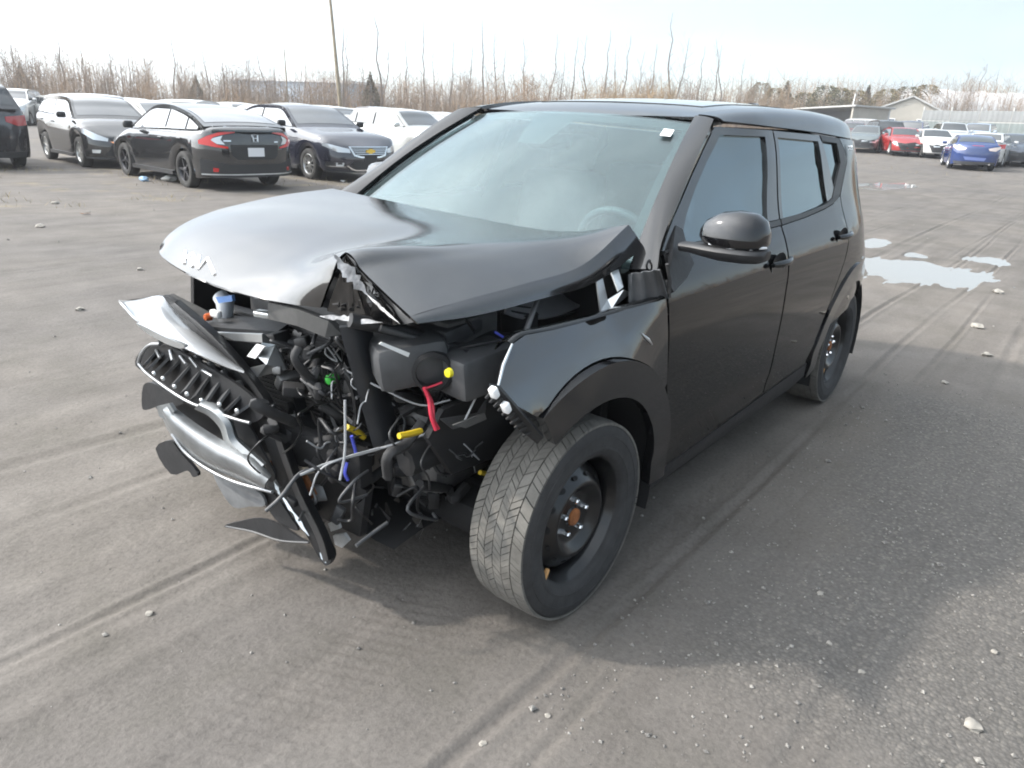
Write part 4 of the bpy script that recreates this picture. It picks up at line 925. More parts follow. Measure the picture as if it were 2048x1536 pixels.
# radiator pushed back, finned core visible past the cover
rad = pbox('radiator', (.34, -.10, .62), (.05, .70, .42), PLASTIC, .06, .01)
for k in range(26):
    z = .43+.0155*k; MB().box((.368, -.08, z), (.006, .62, .004), .06).build('fin', GREYPL, rad, 0)
fan = MB(); fan.lathe([(.15, -.02), (.165, -.02), (.165, .02), (.15, .02)], 28, 'X', (.41, .16, .66), True)
for k in range(9):
    a = 2*math.pi*k/9; fan.tube([(.41, .16+.03*math.cos(a), .66+.03*math.sin(a)), (.41, .16+.155*math.cos(a+.3), .66+.155*math.sin(a+.3))], .009, 5)
fan.build('cooling_fan', PLASTIC, bay, 50)
# ribbed duct column (right of the fan)
for k in range(13):
    a = at(655+k*4.2, 770+k*8.5, x=.37); b = at(690+k*4.0, 772+k*8.0, x=.37); MB().tube([a, b], .006, 6).build('duct_rib', GREYPL, bay, 60)
# tall dark plate standing in the bay
G = []
for t in np.linspace(0, 1, 9):
    l_ = np.array([678+t*68, 655+t*240]); r_ = np.array([742+t*62, 650+t*232]); row = []
    for k in np.linspace(0, 1, 5):
        p = l_+(r_-l_)*k; row.append(at(p[0], p[1], y=.42+.025*math.sin(math.pi*k)-.02*t))
    G.append(row)
thick_patch(G, .012, False).build('air_duct_panel', mat('slate_plastic', (0.0265, 0.0293, 0.0340), .42, var=.2), bay, 60)
# boxes in the left corner
def qbox(name, c, size, m, rz=0., ry=0., rx=0., bev=.012): return pbox(name, c, size, m, Matrix.Rotation(rz, 3, 'Z') @ Matrix.Rotation(ry, 3, 'Y') @ Matrix.Rotation(rx, 3, 'X'), bev)
ab = qbox('airbox', np.array(at(815, 712, y=.50)), (.20, .20, .13), GREYPL, -.55, .12, .0, .03)
MB().poly([at(757, 688, y=.575), at(763, 684, y=.575), at(819, 706, y=.60), at(816, 714, y=.60)], .004).build('airbox_label', mat('label_white', (.7, .71, .70), .5), ab, 0)
pc = np.array(at(866, 738, y=.60)); du = MB(); du.lathe([(.055, -.03), (.055, .03), (.045, .035), (.040, .0), (.0, -.01)], 24, 'X', (0, 0, 0)); M = Matrix.Rotation(.75, 3, 'Z'); du.v = [tuple(M @ Vector(p)+Vector(pc)) for p in du.v]; du.build('intake_duct', UNDER, bay, 60)
fb = qbox('fuse_box', np.array(at(955, 735, y=.66)), (.20, .13, .12), GREYPL, -.15, .1, .0, .018)
MB().poly([at(930, 704, y=.66), at(957, 700, y=.67), at(965, 712, y=.67), at(940, 718, y=.66)], .02).build('fuse_box_lid', PLASTIC, fb, 0)
MB().lathe([(0, .012), (.011, .010), (.013, 0)], 14, 'X', at(900, 745, y=.70)).build('yellow_plug', mat('yellow_plug', (0.6278, 0.5569, 0.0203), .4), fb, 50)
qbox('battery', np.array(at(905, 668, y=.48)), (.22, .17, .14), DUSTPL, .0, .0, .0, .012); qbox('battery_cover', np.array(at(890, 655, y=.50)), (.18, .15, .05), GREYPL, .1, .05, 0, .012)
qbox('control_module', np.array(at(985, 690, y=.60)), (.12, .10, .05), PLASTIC, .3, .1)
m_ = MB(); m_.tube([at(700, 640, y=.45), at(800, 660, y=.50), at(880, 690, y=.56), at(940, 705, y=.60)], .020, 8); m_.build('support_bar', PLASTIC, bay, 50)
m_ = MB(); m_.tube([at(760, 655, y=.50), at(860, 685, y=.56), at(935, 712, y=.62)], .011, 8); m_.build('support_bar', GREYPL, bay, 50)
# cowl basin with ribs below the hood's rear corner
G = []
for t in np.linspace(0, 1, 15):
    row = []
    for k in np.linspace(0, 1, 9):
        px = 1012+185*t; py = (560-12*t)+k*(95-35*t)*(1-.55*(2*t-1)**2*.6); row.append(at(px, py, y=.46+.14*k))
    G.append(row)
cw = thick_patch(G, .008, True).build('cowl_basin', mat('grey_cowl', (0.2025, 0.2025, 0.2075), .55, var=.2), bay, 60)
for j in range(5):
    P_ = [np.array(at(1020+175*t, 572+j*13-10*t+14*math.sin(math.pi*t), y=.48+.025*j))+[.006, .006, .004] for t in np.linspace(0, 1, 10)]
    MB().tube(P_, .005, 6).build('basin_rib', UNDER, cw, 60)
m_ = MB(); m_.tube([at(1090, 556, y=.66), at(1048, 674, y=.76)], [.007, .009], 8); m_.build('prop_rod', GREYPL, bay, 60)
hg = MB(); hg.poly([at(1192, 560, y=.72), at(1204, 556, y=.72), at(1214, 600, y=.76), at(1246, 580, y=.79), at(1262, 586, y=.79), at(1222, 618, y=.78), at(1200, 622, y=.77)], .006); hg.build('hood_hinge', SATIN, bay, 0)
hg = MB(); hg.poly([at(1222, 545, y=.72), at(1236, 540, y=.72), at(1246, 575, y=.77), at(1236, 583, y=.77)], .006); hg.build('hood_hinge', SATIN, bay, 0)
# grey wrinkled corner cover at the foot of the A pillar
G = []
for t in np.linspace(0, 1, 13):
    row = []
    for k in np.linspace(0, 1, 5):
        a = np.array([1256+(1318-1256)*t, 548-10*t]); b = np.array([1254+(1334-1254)*t, 603-8*t]); p = a+(b-a)*k
        row.append(np.array(at(p[0], p[1], y=.79+.075*t+.01*k))+[.006*math.sin(t*19), .006*math.sin(t*19+1), 0])
    G.append(row)
thick_patch(G, .006, False).build('cowl_corner_cover', GREYPL, suv, 70)
MB().lathe([(.012, -.004), (.018, 0), (.012, .004)], 14, 'Y', at(1297, 530, y=.82), True).build('corner_grommet', TRIM, suv, 60)
for (a, b, y0) in (((1334, 528), (1338, 596), .875), ): MB().tube([at(a[0], a[1], y=y0), at((a[0]+b[0])/2+4, (a[1]+b[1])/2, y=y0+.005), at(b[0], b[1], y=y0+.006)], .006, 6).build('door_seal', RUBBER, suv, 60)
# headlamp shards near the fender
for pts, y0, m in (([(880, 838), (955, 826), (972, 800), (968, 835), (925, 852), (905, 858)], .66, GREYPL), ([(835, 765), (858, 768), (868, 778), (845, 782)], .56, SATIN), ([(905, 850), (930, 856), (972, 838), (968, 826)], .70, DUSTPL), ([(760, 772), (790, 778), (785, 786), (765, 782)], .50, SATIN)):
    MB().poly([at(px, py, y=y0) for px, py in pts], .006).build('lamp_shard', m, bay, 0)
# hoses and wires
def wire(name, pts, r, m, n=5): MB().tube(crom([at(px, py, y=y0) for px, py, y0 in pts], n), r, 6).build(name, m, bay, 60)
REDW = mat('red_wire', (0.5063, 0.0304, 0.0607), .4); YEL = mat('yellow_wire', (0.5198, 0.3780, 0.0189), .5); BLU = mat('blue_wire', (0.0756, 0.0945, 0.5198), .5); GRN = mat('green_plug', (0.0243, 0.2835, 0.0324), .4); WHW = mat('grey_wire', (.3, .31, .32), .5)
wire('red_wire', [(848, 775, .62), (858, 800, .63), (862, 830, .64), (872, 860, .65)], .0055, REDW); wire('red_wire', [(848, 778, .62), (866, 772, .63), (884, 765, .64)], .003, REDW)
wire('red_wire', [(852, 778, .62), (866, 808, .63), (868, 838, .64), (878, 858, .65)], .0035, REDW)
wire('yellow_conduit', [(798, 872, .58), (818, 868, .58), (842, 862, .58)], .009, YEL); wire('yellow_conduit', [(694, 854, .36), (712, 862, .36), (728, 874, .36)], .010, YEL); wire('yellow_conduit', [(960, 945, .6), (985, 950, .6)], .008, YEL)
wire('blue_wire', [(703, 872, .38), (708, 890, .38), (712, 905, .38)], .005, BLU); wire('blue_wire', [(694, 925, .38), (690, 945, .38), (696, 960, .38)], .005, BLU); wire('blue_wire', [(990, 664, .68), (1006, 674, .69)], .004, BLU)
MB().lathe([(0, .02), (.014, .018), (.016, -.01)], 12, 'X', at(666, 757, y=.28)).build('green_plug', GRN, bay, 50)
wire('grey_wire', [(600, 950, .30), (660, 925, .34), (750, 900, .42), (840, 872, .52), (890, 850, .6)], .004, WHW); wire('grey_wire', [(620, 990, .32), (640, 940, .34), (690, 915, .38), (760, 895, .44)], .003, WHW)
wire('grey_wire', [(690, 740, .36), (760, 775, .46), (840, 810, .56), (900, 800, .62)], .003, WHW); wire('grey_wire', [(900, 700, .6), (950, 690, .66), (1000, 680, .7)], .003, PLASTIC)
wire('grey_wire', [(1010, 700, .72), (960, 780, .70), (930, 840, .68)], .003, WHW); wire('grey_wire', [(690, 800, .40), (690, 900, .40), (680, 960, .40)], .004, WHW)
rg2 = np.random.default_rng(11)
for k in range(44):
    x0, y0 = rg2.uniform(540, 920), rg2.uniform(690, 1000); yy = .15+.0011*(x0-560)+rg2.uniform(-.05, .1); P_ = [(x0, y0, yy)]
    for j in range(3): x0 += rg2.uniform(-45, 60); y0 += rg2.uniform(-30, 55); P_.append((x0, min(y0, 1040), yy+rg2.uniform(-.04, .06)))
    wire('hose' if k % 3 == 0 else 'cable', P_, rg2.uniform(.011, .018) if k % 3 == 0 else rg2.uniform(.003, .006), (RUBBER, PLASTIC, GREYPL)[k % 3])
for k in range(80):
    px, py = rg2.uniform(540, 960), rg2.uniform(680, 1030); yy = .05+.0012*(px-560)+rg2.uniform(-.08, .08)
    if py > 900 and px > 880: continue
    c = np.array(at(px, py, y=yy)); 
    if c[2] < .2: continue
    q = Matrix.Rotation(rg2.uniform(-1, 1), 3, 'Z') @ Matrix.Rotation(rg2.uniform(-.6, .6), 3, 'X')
    pbox(('connector', 'bracket', 'sensor')[k % 3], c, tuple(rg2.uniform(.02, .07, 3)), (PLASTIC, GREYPL, UNDER, ALU, PLASTIC)[k % 5], q, .006)
GRIME = mat('grimy_metal', (0.0810, 0.0734, 0.0648), .75, .4, var=.6, vscale=16, bmp=.4); OILY = mat('oily_black', (.012, .012, .012), .3, var=.5, vscale=12, bmp=.2)
for k in range(150):
    px, py = rg2.uniform(500, 980), rg2.uniform(640, 1060)
    if py > 1000 and px > 860 or px > 930 and py > 880 or px < 560 and py > 930: continue
    yy = .0+.0013*(px-540)+rg2.uniform(-.10, .10); c = np.array(at(px, py, y=yy))
    if c[2] < .16 or c[0] > (.42 if px < 620 else .52): continue
    n = int(rg2.integers(4, 8)); u = rg2.normal(size=3); u /= np.linalg.norm(u); v = np.cross(u, rg2.normal(size=3)); v /= np.linalg.norm(v); r0 = rg2.uniform(.012, .042); el = rg2.uniform(.3, 1.)
    MB().poly([c+(u*math.cos(q)+v*math.sin(q)*el)*r0*rg2.uniform(.6, 1.3) for q in np.sort(rg2.uniform(0, 6.28, n))], rg2.uniform(.002, .008)).build(('torn_bracket', 'plastic_shard', 'bent_tab')[k % 3], (PLASTIC, GREYPL, OILY, GRIME, PLASTIC, DUSTPL, OILY, SATIN2)[k % 8], bay, 0)
for k in range(40):
    x0, y0 = rg2.uniform(540, 940), rg2.uniform(660, 980); yy = .1+.0012*(x0-540)+rg2.uniform(-.03, .10); P_ = [(x0, y0, yy)]
    for j in range(4): x0 += rg2.uniform(-30, 38); y0 += rg2.uniform(-22, 36); P_.append((x0, min(y0, 1050), yy+rg2.uniform(-.03, .04)))
    wire('thin_wire', P_, rg2.uniform(.0014, .003), (PLASTIC, GREYPL, OILY, WHW)[k % 4], 4)
# dangling lower pieces
wire('stay_rod', [(712, 1092, .45), (740, 1070, .45), (775, 1045, .46)], .006, GREYPL)
m_ = MB(); m_.tube([(.0, .74, .33), (.02, .50, .30), (.0, .30, .30)], [.03, .022, .03], 10); m_.build('lower_arm', UNDER, bay, 50)
m_ = MB(); m_.tube([(.0, .62, .35), (-.02, .58, .60), (-.04, .55, .92)], [.04, .05, .06], 12); m_.build('strut', UNDER, bay, 50)
m_ = MB(); m_.lathe([(.04, -.01), (.14, -.01), (.14, .01), (.04, .01)], 32, 'Y', (0, .70, .326), True); m_.build('brake_disc', mat('brake_iron', (.18, .16, .14), .6, .8), bay, 40)
# scripted badge on the C pillar
bx = -2.68; by = float(Sd(bx, 1.402))+.003
text_mesh('SOUL', .034, .0015, 'badge', CHROME, suv, frame((bx, by, 1.402), (-1, 0, 0), (0, -.2, 1)))
# ================================================================== parked cars
WGLASS = mat('car_window_glass', (.012, .015, .016), .03, coat=1., spec=1.)
ALLOY = mat('alloy_rim', (.55, .55, .54), .3, .8, var=.1)
DARKALLOY = mat('dark_alloy', (.06, .06, .065), .35, .6)
CTYRE = mat('parked_tyre', (0.0292, 0.0286, 0.0273), .85, var=.3)
CTRIM = mat('car_black_trim', (.02, .02, .021), .5)
WELL = mat('wheel_well', (.008, .008, .008), .9)
LAMPW = mat('lamp_clear', (.62, .65, .67), .1, .5, coat=1.)
GOLD = mat('gold_badge', (.70, .45, .08), .25, .8)
_tm = MB(); _tm.lathe([(.205, -.075), (.225, -.098), (.265, -.105), (.305, -.095), (.322, -.07), (.322, .07), (.305, .095), (.265, .105), (.225, .098), (.205, .075)], 30)
def _rim(ns, wd):
    m = MB(); m.lathe([(.19, .03), (.198, .075), (.208, .09), (.213, .088), (.21, .06), (.20, .0)], 30); m.lathe([(0, .082), (.03, .082), (.045, .07), (.05, .05)], 14)
    for k in range(ns):
        a = 2*math.pi*k/ns
        c, s_ = math.cos(a), math.sin(a); t = (-s_*wd, 0, c*wd)
        vs = []
        for r_, y_, f in ((.03, .075, 1.0), (.197, .080, .7)):
            for sg in (-1, 1): vs += [(r_*c+sg*t[0]*f, y_, r_*s_+sg*t[2]*f), (r_*c+sg*t[0]*f, y_-.03, r_*s_+sg*t[2]*f)]
        m.add(vs, [(0, 2, 6, 4), (1, 5, 7, 3), (0, 4, 5, 1), (2, 3, 7, 6)])
    return m
_tmp = _tm.build('tyre', CTYRE); TYRE_ME = _tmp.data; bpy.data.objects.remove(_tmp)
RIM_ME = {}
for nm, ns, wd, mm in (('five', 5, .030, ALLOY), ('ten', 10, .013, ALLOY), ('dark', 5, .022, DARKALLOY), ('plain', 7, .022, ALLOY)):
    _tmp = _rim(ns, wd).build('rim', mm); RIM_ME[nm] = _tmp.data; bpy.data.objects.remove(_tmp)
_b = MB(); _b.lathe([(0, .025), (.19, .025)], 24); _tmp = _b.build('wheel_back', WELL); BACK_ME = _tmp.data; bpy.data.objects.remove(_tmp)
STY = {  # L, W, H, wheelbase, front overhang, nose, hood, cowl_x, cowl_z, roof front x, roof rear x, rear base x, belt rear, deck, tail
    'sedan': dict(L=4.65, W=1.80, H=1.43, wb=2.70, fo=.90, nose=.62, hood=.80, cx=.95, cz=.98, rf=.20, rr=-1.00, rb=-1.82, br=1.05, deck=1.07, tail=.98),
    'fastback': dict(L=4.63, W=1.80, H=1.416, wb=2.70, fo=.89, nose=.60, hood=.76, cx=1.02, cz=.95, rf=.22, rr=-.85, rb=-2.02, br=1.03, deck=1.09, tail=1.03),
    'big_sedan': dict(L=5.11, W=1.86, H=1.496, wb=2.84, fo=1.02, nose=.70, hood=.90, cx=.98, cz=1.05, rf=.18, rr=-1.15, rb=-2.0, br=1.10, deck=1.12, tail=1.05),
    'hatch': dict(L=4.05, W=1.72, H=1.475, wb=2.49, fo=.82, nose=.66, hood=.88, cx=.98, cz=1.02, rf=.25, rr=-1.45, rb=-1.92, br=1.12, deck=1.10, tail=1.06),
    'suv': dict(L=4.60, W=1.85, H=1.68, wb=2.66, fo=.92, nose=.80, hood=1.02, cx=.92, cz=1.16, rf=.28, rr=-1.75, rb=-2.18, br=1.22, deck=1.18, tail=1.12),
}
def car(name, style, pos, heading, col, label, group, rim='five', face='front', extra=None, plate=False, lamps='std', over=None, dust=.04, z=None, tilt=0., detail=2):
    p = dict(STY[style]); p.update(over or {}); Lh = p['L']/2; W2 = p['W']/2; H = p['H']
    xa = Lh-p['fo']; xb = xa-p['wb']
    root = empty(name, (pos[0], pos[1], float(rise(np.array(pos[0]), np.array(pos[1]))) if z is None else z), heading, label, 'car', group)
    if tilt: root.rotation_euler = (0, tilt, heading)
    pm = paint('paint_'+'_'.join(f'{int(c*1000):03d}' for c in col), col, dust=dust, flake=.25 if max(col) > .04 else 0, rough=.35, coat_rough=.05)
    af, pf, ar_, pr_ = .42, 3.2, .36, 3.4
    RW = .318
    def hw(x):
        if x > Lh-af: return W2*max(0, (Lh-x)/af)**(1/pf)
        if x < -Lh+ar_: return W2*max(0, (x+Lh)/ar_)**(1/pr_)
        return W2
    top = pchip([-Lh, -Lh+.06, -Lh+.25, p['rb'], -.2, p['cx'], p['cx']+.35, Lh-.45, Lh-.15, Lh], [p['tail']-.06, p['tail'], p['deck']-.015, p['deck'] if p['rb'] > -Lh+.3 else p['br'], .5*(p['br']+p['cz'])-.0, p['cz'], p['cz']-.05, p['hood'], p['nose']+.06, p['nose']])
    def bot(x):
        b = .20+.05*sstep(-Lh+.7, -Lh, x)+.02*sstep(Lh-.5, Lh, x)
        for c in (xa, xb):
            d = .375**2-(x-c)**2
            if d > 0: b = max(b, .315+math.sqrt(d))
        return float(b)
    def shear(x, z):
        return -(.16*max(0, z-.52)*sstep(Lh-.7, Lh, x))+(.10*max(0, z-.75)*sstep(-Lh+.6, -Lh, x))
    xs = set()
    for t in (0, .004, .03, .09, .2, .4, .7, 1.0): xs.add(Lh-af*t); xs.add(-Lh+ar_*t)
    for c in (xa, xb):
        for a in np.linspace(0, math.pi, 11): xs.add(c+.375*math.cos(a)*.9999)
    for v in np.linspace(-Lh+ar_, Lh-af, 16): xs.add(float(v))
    xs = sorted(xs); xs = [xs[0]]+[b for a, b in zip(xs, xs[1:]) if b-a > 1e-4]
    G = []
    for x in xs:
        w_ = hw(x); zl = bot(x); zt = float(top(x)); zs = max(zl+.03, zt-.10); cr = .035*min(1, w_/W2*1.2)
        mids = [zl+(zs-zl)*f for f in (.12, .35, .62, .85)]
        row = [(w_*.66, zl), (w_*.95, zl), (w_*.972, mids[0]), (w_*.99, mids[1]), (w_*1.0, mids[2]), (w_*.992, mids[3]), (w_*.965, zs+.03), (w_*.92, zt-.02), (w_*.84, zt+.004), (w_*.5, zt+cr*.8), (0, zt+cr)]
        full = [(x+shear(x, z), y, z) for y, z in row]+[(x+shear(x, z), -y, z) for y, z in row[-2::-1]]
        G.append(full)
    b = MB(); b.grid(G, True); body = b.build('body', pm, root, 42)
    MB().box((0, 0, .30), (p['L']*.86, p['W']*.60, .16)).build('underbody', WELL, root, 0)
    # greenhouse
    O = crom([(p['cx']+.02, p['cz']-.01), (.5*(p['cx']+p['rf']), .5*(p['cz']+H)-.005), (p['rf'], H-.045), (.5*(p['rf']+p['rr']), H), (p['rr'], H-.05), (.5*(p['rr']+p['rb']), .5*(H+p['deck'])+.01), (p['rb'], p['deck']-.005)], 7)
    belt = lambda x: float(np.interp(x, [p['rb'], p['cx']], [p['br'], p['cz']]))-.02
    yb_, yr_ = W2*.915, W2*.70
    def ysd(z): t = (z-.98)/(H-.98); return yb_+(yr_-yb_)*max(0, min(1, t))**1.15
    def tp(i, u, off=0.):
        q = O[i]; e = ysd(q[1])-.01; n = O[min(i+1, len(O)-1)]-O[max(i-1, 0)]; n = np.array([-n[1], n[0]]); n = n/np.linalg.norm(n); n = n if n[1] > 0 else -n
        k = (.03*(1-u*u)+off); return (q[0]+n[0]*k, e*u, q[1]+n[1]*k)
    g = MB(); us = np.linspace(-1, 1, 9)
    g.grid([[tp(i, u) for u in us] for i in range(len(O))])
    for s in (1, -1):
        g.grid([[(q[0], s*ysd(max(q[1], zz)), zz) for zz in np.linspace(belt(q[0])-.03, q[1], 5)] if q[1] > belt(q[0])-.03 else [(q[0], s*ysd(q[1]), q[1])]*5 for q in O], s > 0)
    g.build('cabin', pm, root, 42)
    # windows: each pane sits on the cabin surface
    def pane(name, i0, i1, m_in):
        idx = range(i0, i1+1); m = MB(); m.grid([[tp(i, u*(1-m_in), .005) for u in us] for i in idx]); return m.build(name, WGLASS, root, 60)
    iw = [i for i in range(len(O)) if O[i][0] > p['rf']-.05 and p['cz']+.05 < O[i][1] < H-.06]; pane('windshield', iw[0], iw[-1], .09)
    ir = [i for i in range(len(O)) if O[i][0] < p['rr']+.05 and max(p['deck'], p['br'])+.03 < O[i][1] < H-.065]
    if len(ir) > 1: pane('rear_window', ir[0], ir[-1], .10)
    ox_ = O[::-1, 0]; oz_ = O[::-1, 1]
    bp_ = p['rf']-.78; spans = [(p['cx']-.16, bp_+.03), (bp_-.03, bp_-.80)]
    if p['rb'] < bp_-1.15: spans.append((bp_-.86, p['rb']+.18))
    for s in (1, -1):
        for (x1, x0) in spans:
            up = []; dn = []
            for x in np.linspace(x1, x0, 11):
                zt = min(H-.085, float(np.interp(x, ox_, oz_))-.065); zb_ = belt(x)+.028
                if zt-zb_ > .012: up.append((x, zt)); dn.append((x, zb_))
            if len(up) > 2:
                P_ = [(x, s*(ysd(z)+.006), z) for x, z in up+dn[::-1]]
                MB().poly(P_, .004, (0, 1, .25*s*s if s > 0 else -.25) if s > 0 else (0, -1, .25)).build('side_window', WGLASS, root, 0)
        mz = p['cz']+.07; mm_ = MB(); mm_.cbox((p['cx']-.28, s*(W2+.085), mz), (.10, .19, .13), .04); mo = mm_.build('side_mirror', pm if max(col) > .02 else CTRIM, root, 60)
        hnd = MB()
        for hx in (bp_+.10, bp_-.70): hnd.cbox((hx, s*(W2+.006), belt(hx)-.12), (.17, .03, .028), .01)
        if detail > 1:
            for hx in (bp_+.10, bp_-.70): MB().cbox((hx, s*(W2+.004), belt(hx)-.13), (.17, .03, .028), .01).build('door_handle', pm, root, 60)
            MB().box((.5*(xa+xb), s*(W2*.975), .235), (p['wb']-.85, .05, .07)).build('sill_trim', CTRIM, root, 0)
        for xw in (xa, xb):
            w_ = bpy.data.objects.new('wheel', None); COL.objects.link(w_); w_.parent = root; w_.location = (xw, s*(W2-.115), RW); w_.rotation_euler = (0, random.uniform(0, 6), 0 if s > 0 else math.pi)
            for nm, me_ in (('tyre', TYRE_ME), ('rim', RIM_ME[rim]), ('wheel_back', BACK_ME)):
                o = bpy.data.objects.new(nm, me_); COL.objects.link(o); o.parent = w_
    def Xf(off): return lambda y, z: np.array([Lh-af*(min(.999, abs(a)/W2))**pf+shear(Lh, b_)+off for a, b_ in zip(np.atleast_1d(y), np.atleast_1d(z))])
    def Xr(off): return lambda y, z: np.array([-Lh+ar_*(min(.999, abs(a)/W2))**pr_+shear(-Lh, b_)-off for a, b_ in zip(np.atleast_1d(y), np.atleast_1d(z))])
    def front(name, poly, m, off=.006, th=.012, parent=root): return skin(poly, Xf(off), 0, th, 0, .10).build(name, m, parent, 50)
    def rear(name, poly, m, off=.006, th=.012, parent=root): return skin(poly, Xr(off), 0, th, 0, .10, flip=True).build(name, m, parent, 50)
    def both(f, name, poly, m, **k):
        for s in (1, -1): f(name, [(s*y, z) for y, z in (poly if s > 0 else poly)], m, **k)
    n = p['nose']; w1 = W2*.985; t = p['tail']
    if face in ('front', 'both'):
        if lamps == 'std': both(front, 'headlamp', [(.42, n-.07), (.60, n-.02), (w1-.02, n+.07), (w1, n+.02), (.70, n-.11), (.46, n-.13)], LAMPW)
        front('grille', [(-.38, n-.05), (.38, n-.05), (.33, n-.17), (-.33, n-.17)], CTRIM)
        front('lower_intake', [(-.48, .38), (.48, .38), (.55, .27), (-.55, .27)], CTRIM)
        front('front_bumper_lip', [(-w1, .245), (w1, .245), (w1, .205), (-w1, .205)], CTRIM, off=.012)
        if detail > 1: both(front, 'fog_lamp', [(.60, .40), (.74, .40), (.74, .33), (.62, .33)], LAMPW)
    if face in ('rear', 'both'):
        if lamps == 'std': both(rear, 'tail_lamp', [(.48, t-.08), (w1, t-.05), (w1, t-.25), (.70, t-.26), (.48, t-.18)], REDLENS)
        rear('rear_valance', [(-w1*.9, .36), (w1*.9, .36), (w1*.85, .245), (-w1*.85, .245)], CTRIM)
    if plate: rear('number_plate', [(-.155, plate), (.155, plate), (.155, plate+.15), (-.155, plate+.15)], PLATE, off=.014)
    if extra: extra(dict(root=root, front=front, rear=rear, both=both, p=p, W2=W2, w1=w1, Lh=Lh, pm=pm, n=n, t=t, Xf=Xf, Xr=Xr, H=H, top=top))
    return root
def bar(mb, pts, r, m, name, root): return MB().tube(pts, r, 6).build(name, m, root, 60)

def civic_x(k):
    R_, w1, t = k['rear'], k['w1'], k['t']
    k['both'](R_, 'tail_lamp', [(w1, .86), (w1-.10, .93), (.62, 1.00), (.36, 1.035), (.36, 1.00), (.56, .965), (.70, .92), (.735, .87), (.66, .80), (.50, .765), (.50, .735), (.68, .755), (w1, .80)], mat('tail_lamp_red', (.62, .02, .015), .15, coat=1.), off=.014)
    k['both'](R_, 'reverse_lamp', [(.56, .95), (.70, .905), (.735, .87), (.66, .81), (.54, .80), (.60, .88)], LAMPW, off=.010)
    R_('trunk_recess', [(-.46, .80), (.46, .80), (.44, .62), (.36, .55), (-.36, .55), (-.44, .62)], CTRIM, off=.004)
    R_('spoiler_lip', [(-.72, 1.015), (.72, 1.015), (.70, 1.045), (-.70, 1.045)], k['pm'], off=.03, th=.05)
    R_('number_plate', [(-.155, .60), (.155, .60), (.155, .75), (-.155, .75)], PLATE, off=.014)
    e = MB()   # ringed H emblem
    X = lambda y, z: float(k['Xr'](.02)(y, z)[0])
    for pts in ([(-.045, .96), (-.032, .86)], [(.045, .96), (.032, .86)], [(-.037, .91), (.037, .91)]): e.tube([(X(y, z), y, z) for y, z in pts], .008, 6)
    fr_ = [(-.062, .97), (.062, .97), (.05, .85), (-.05, .85), (-.062, .97)]; e.tube([(X(y, z), y, z) for y, z in fr_], .005, 6); e.build('emblem', CHROME, k['root'], 60)
    R_('nameplate', [(.44, .875), (.56, .875), (.56, .852), (.44, .852)], CHROME, off=.012); R_('nameplate', [(-.46, .86), (-.38, .86), (-.38, .84), (-.46, .84)], CHROME, off=.012)
    k['both'](R_, 'reflector', [(.66, .40), (.74, .41), (.74, .34), (.67, .34)], REDLENS, off=.012)
    R_('bumper_skirt', [(-w1, .56), (-.5, .47), (.5, .47), (w1, .56), (w1, .30), (-w1, .30)], CTRIM, off=.003)
    R_('skirt_edge', [(-w1, .305), (w1, .305), (w1, .285), (-w1, .285)], SATIN, off=.014)
    for s in (1, -1): # chrome window line and rub strip
        bar(None, [(-.9, s*(k['W2']-.02), 1.02), (.2, s*(k['W2']-.035), .985), (.9, s*(k['W2']-.07), .955)], .010, CHROME, 'window_trim', k['root'])
    MB().poly([(k['Lh']-.25, k['W2']-.02, .62), (k['Lh']-.50, k['W2']+.006, .64), (k['Lh']-.50, k['W2']+.006, .60)], .006, (0, 1, 0)).build('side_marker', AMBER, k['root'], 0)
def impala_x(k):
    F, n, w1 = k['front'], k['n'], k['w1']
    F('grille_surround', [(-.50, n+.03), (.50, n+.03), (.40, n-.16), (.24, n-.20), (-.24, n-.20), (-.40, n-.16)], CHROME, off=.008)
    F('grille_mesh', [(-.455, n+.012), (.455, n+.012), (.365, n-.135), (.22, n-.17), (-.22, n-.17), (-.365, n-.135)], CTRIM, off=.013)
    for j in range(4):
        z = n-.02-.035*j; w_ = .44-.028*j; F('grille_bar', [(-w_, z+.006), (w_, z+.006), (w_, z-.006), (-w_, z-.006)], CHROME, off=.017)
    F('emblem', [(-.115, n-.04), (-.05, n-.04), (-.045, n-.015), (.055, n-.015), (.05, n-.04), (.115, n-.04), (.105, n-.09), (.04, n-.09), (.035, n-.115), (-.065, n-.115), (-.06, n-.09), (-.125, n-.09)], GOLD, off=.03)
    k['both'](F, 'headlamp', [(.48, n-.02), (.62, n+.01), (w1-.01, n+.09), (w1, n+.03), (.70, n-.09), (.47, n-.10)], LAMPW, off=.008)
    F('lower_grille', [(-.42, .44), (.42, .44), (.48, .34), (.36, .26), (-.36, .26), (-.48, .34)], CTRIM, off=.010)
    F('chrome_lip', [(-.56, .335), (-.46, .255), (-.36, .232), (.36, .232), (.46, .255), (.56, .335), (.54, .35), (.44, .285), (.36, .262), (-.36, .262), (-.44, .285), (-.54, .35)], CHROME, off=.016)
    F('plate_holder', [(-.16, .42), (.16, .42), (.16, .54), (-.16, .54)], CTRIM, off=.014)
    k['both'](F, 'fog_recess', [(.56, .40), (w1-.02, .42), (w1-.02, .33), (.60, .32)], CTRIM, off=.005)
    k['both'](F, 'fog_strip', [(.58, .325), (w1-.03, .335), (w1-.03, .318), (.58, .31)], CHROME, off=.012)
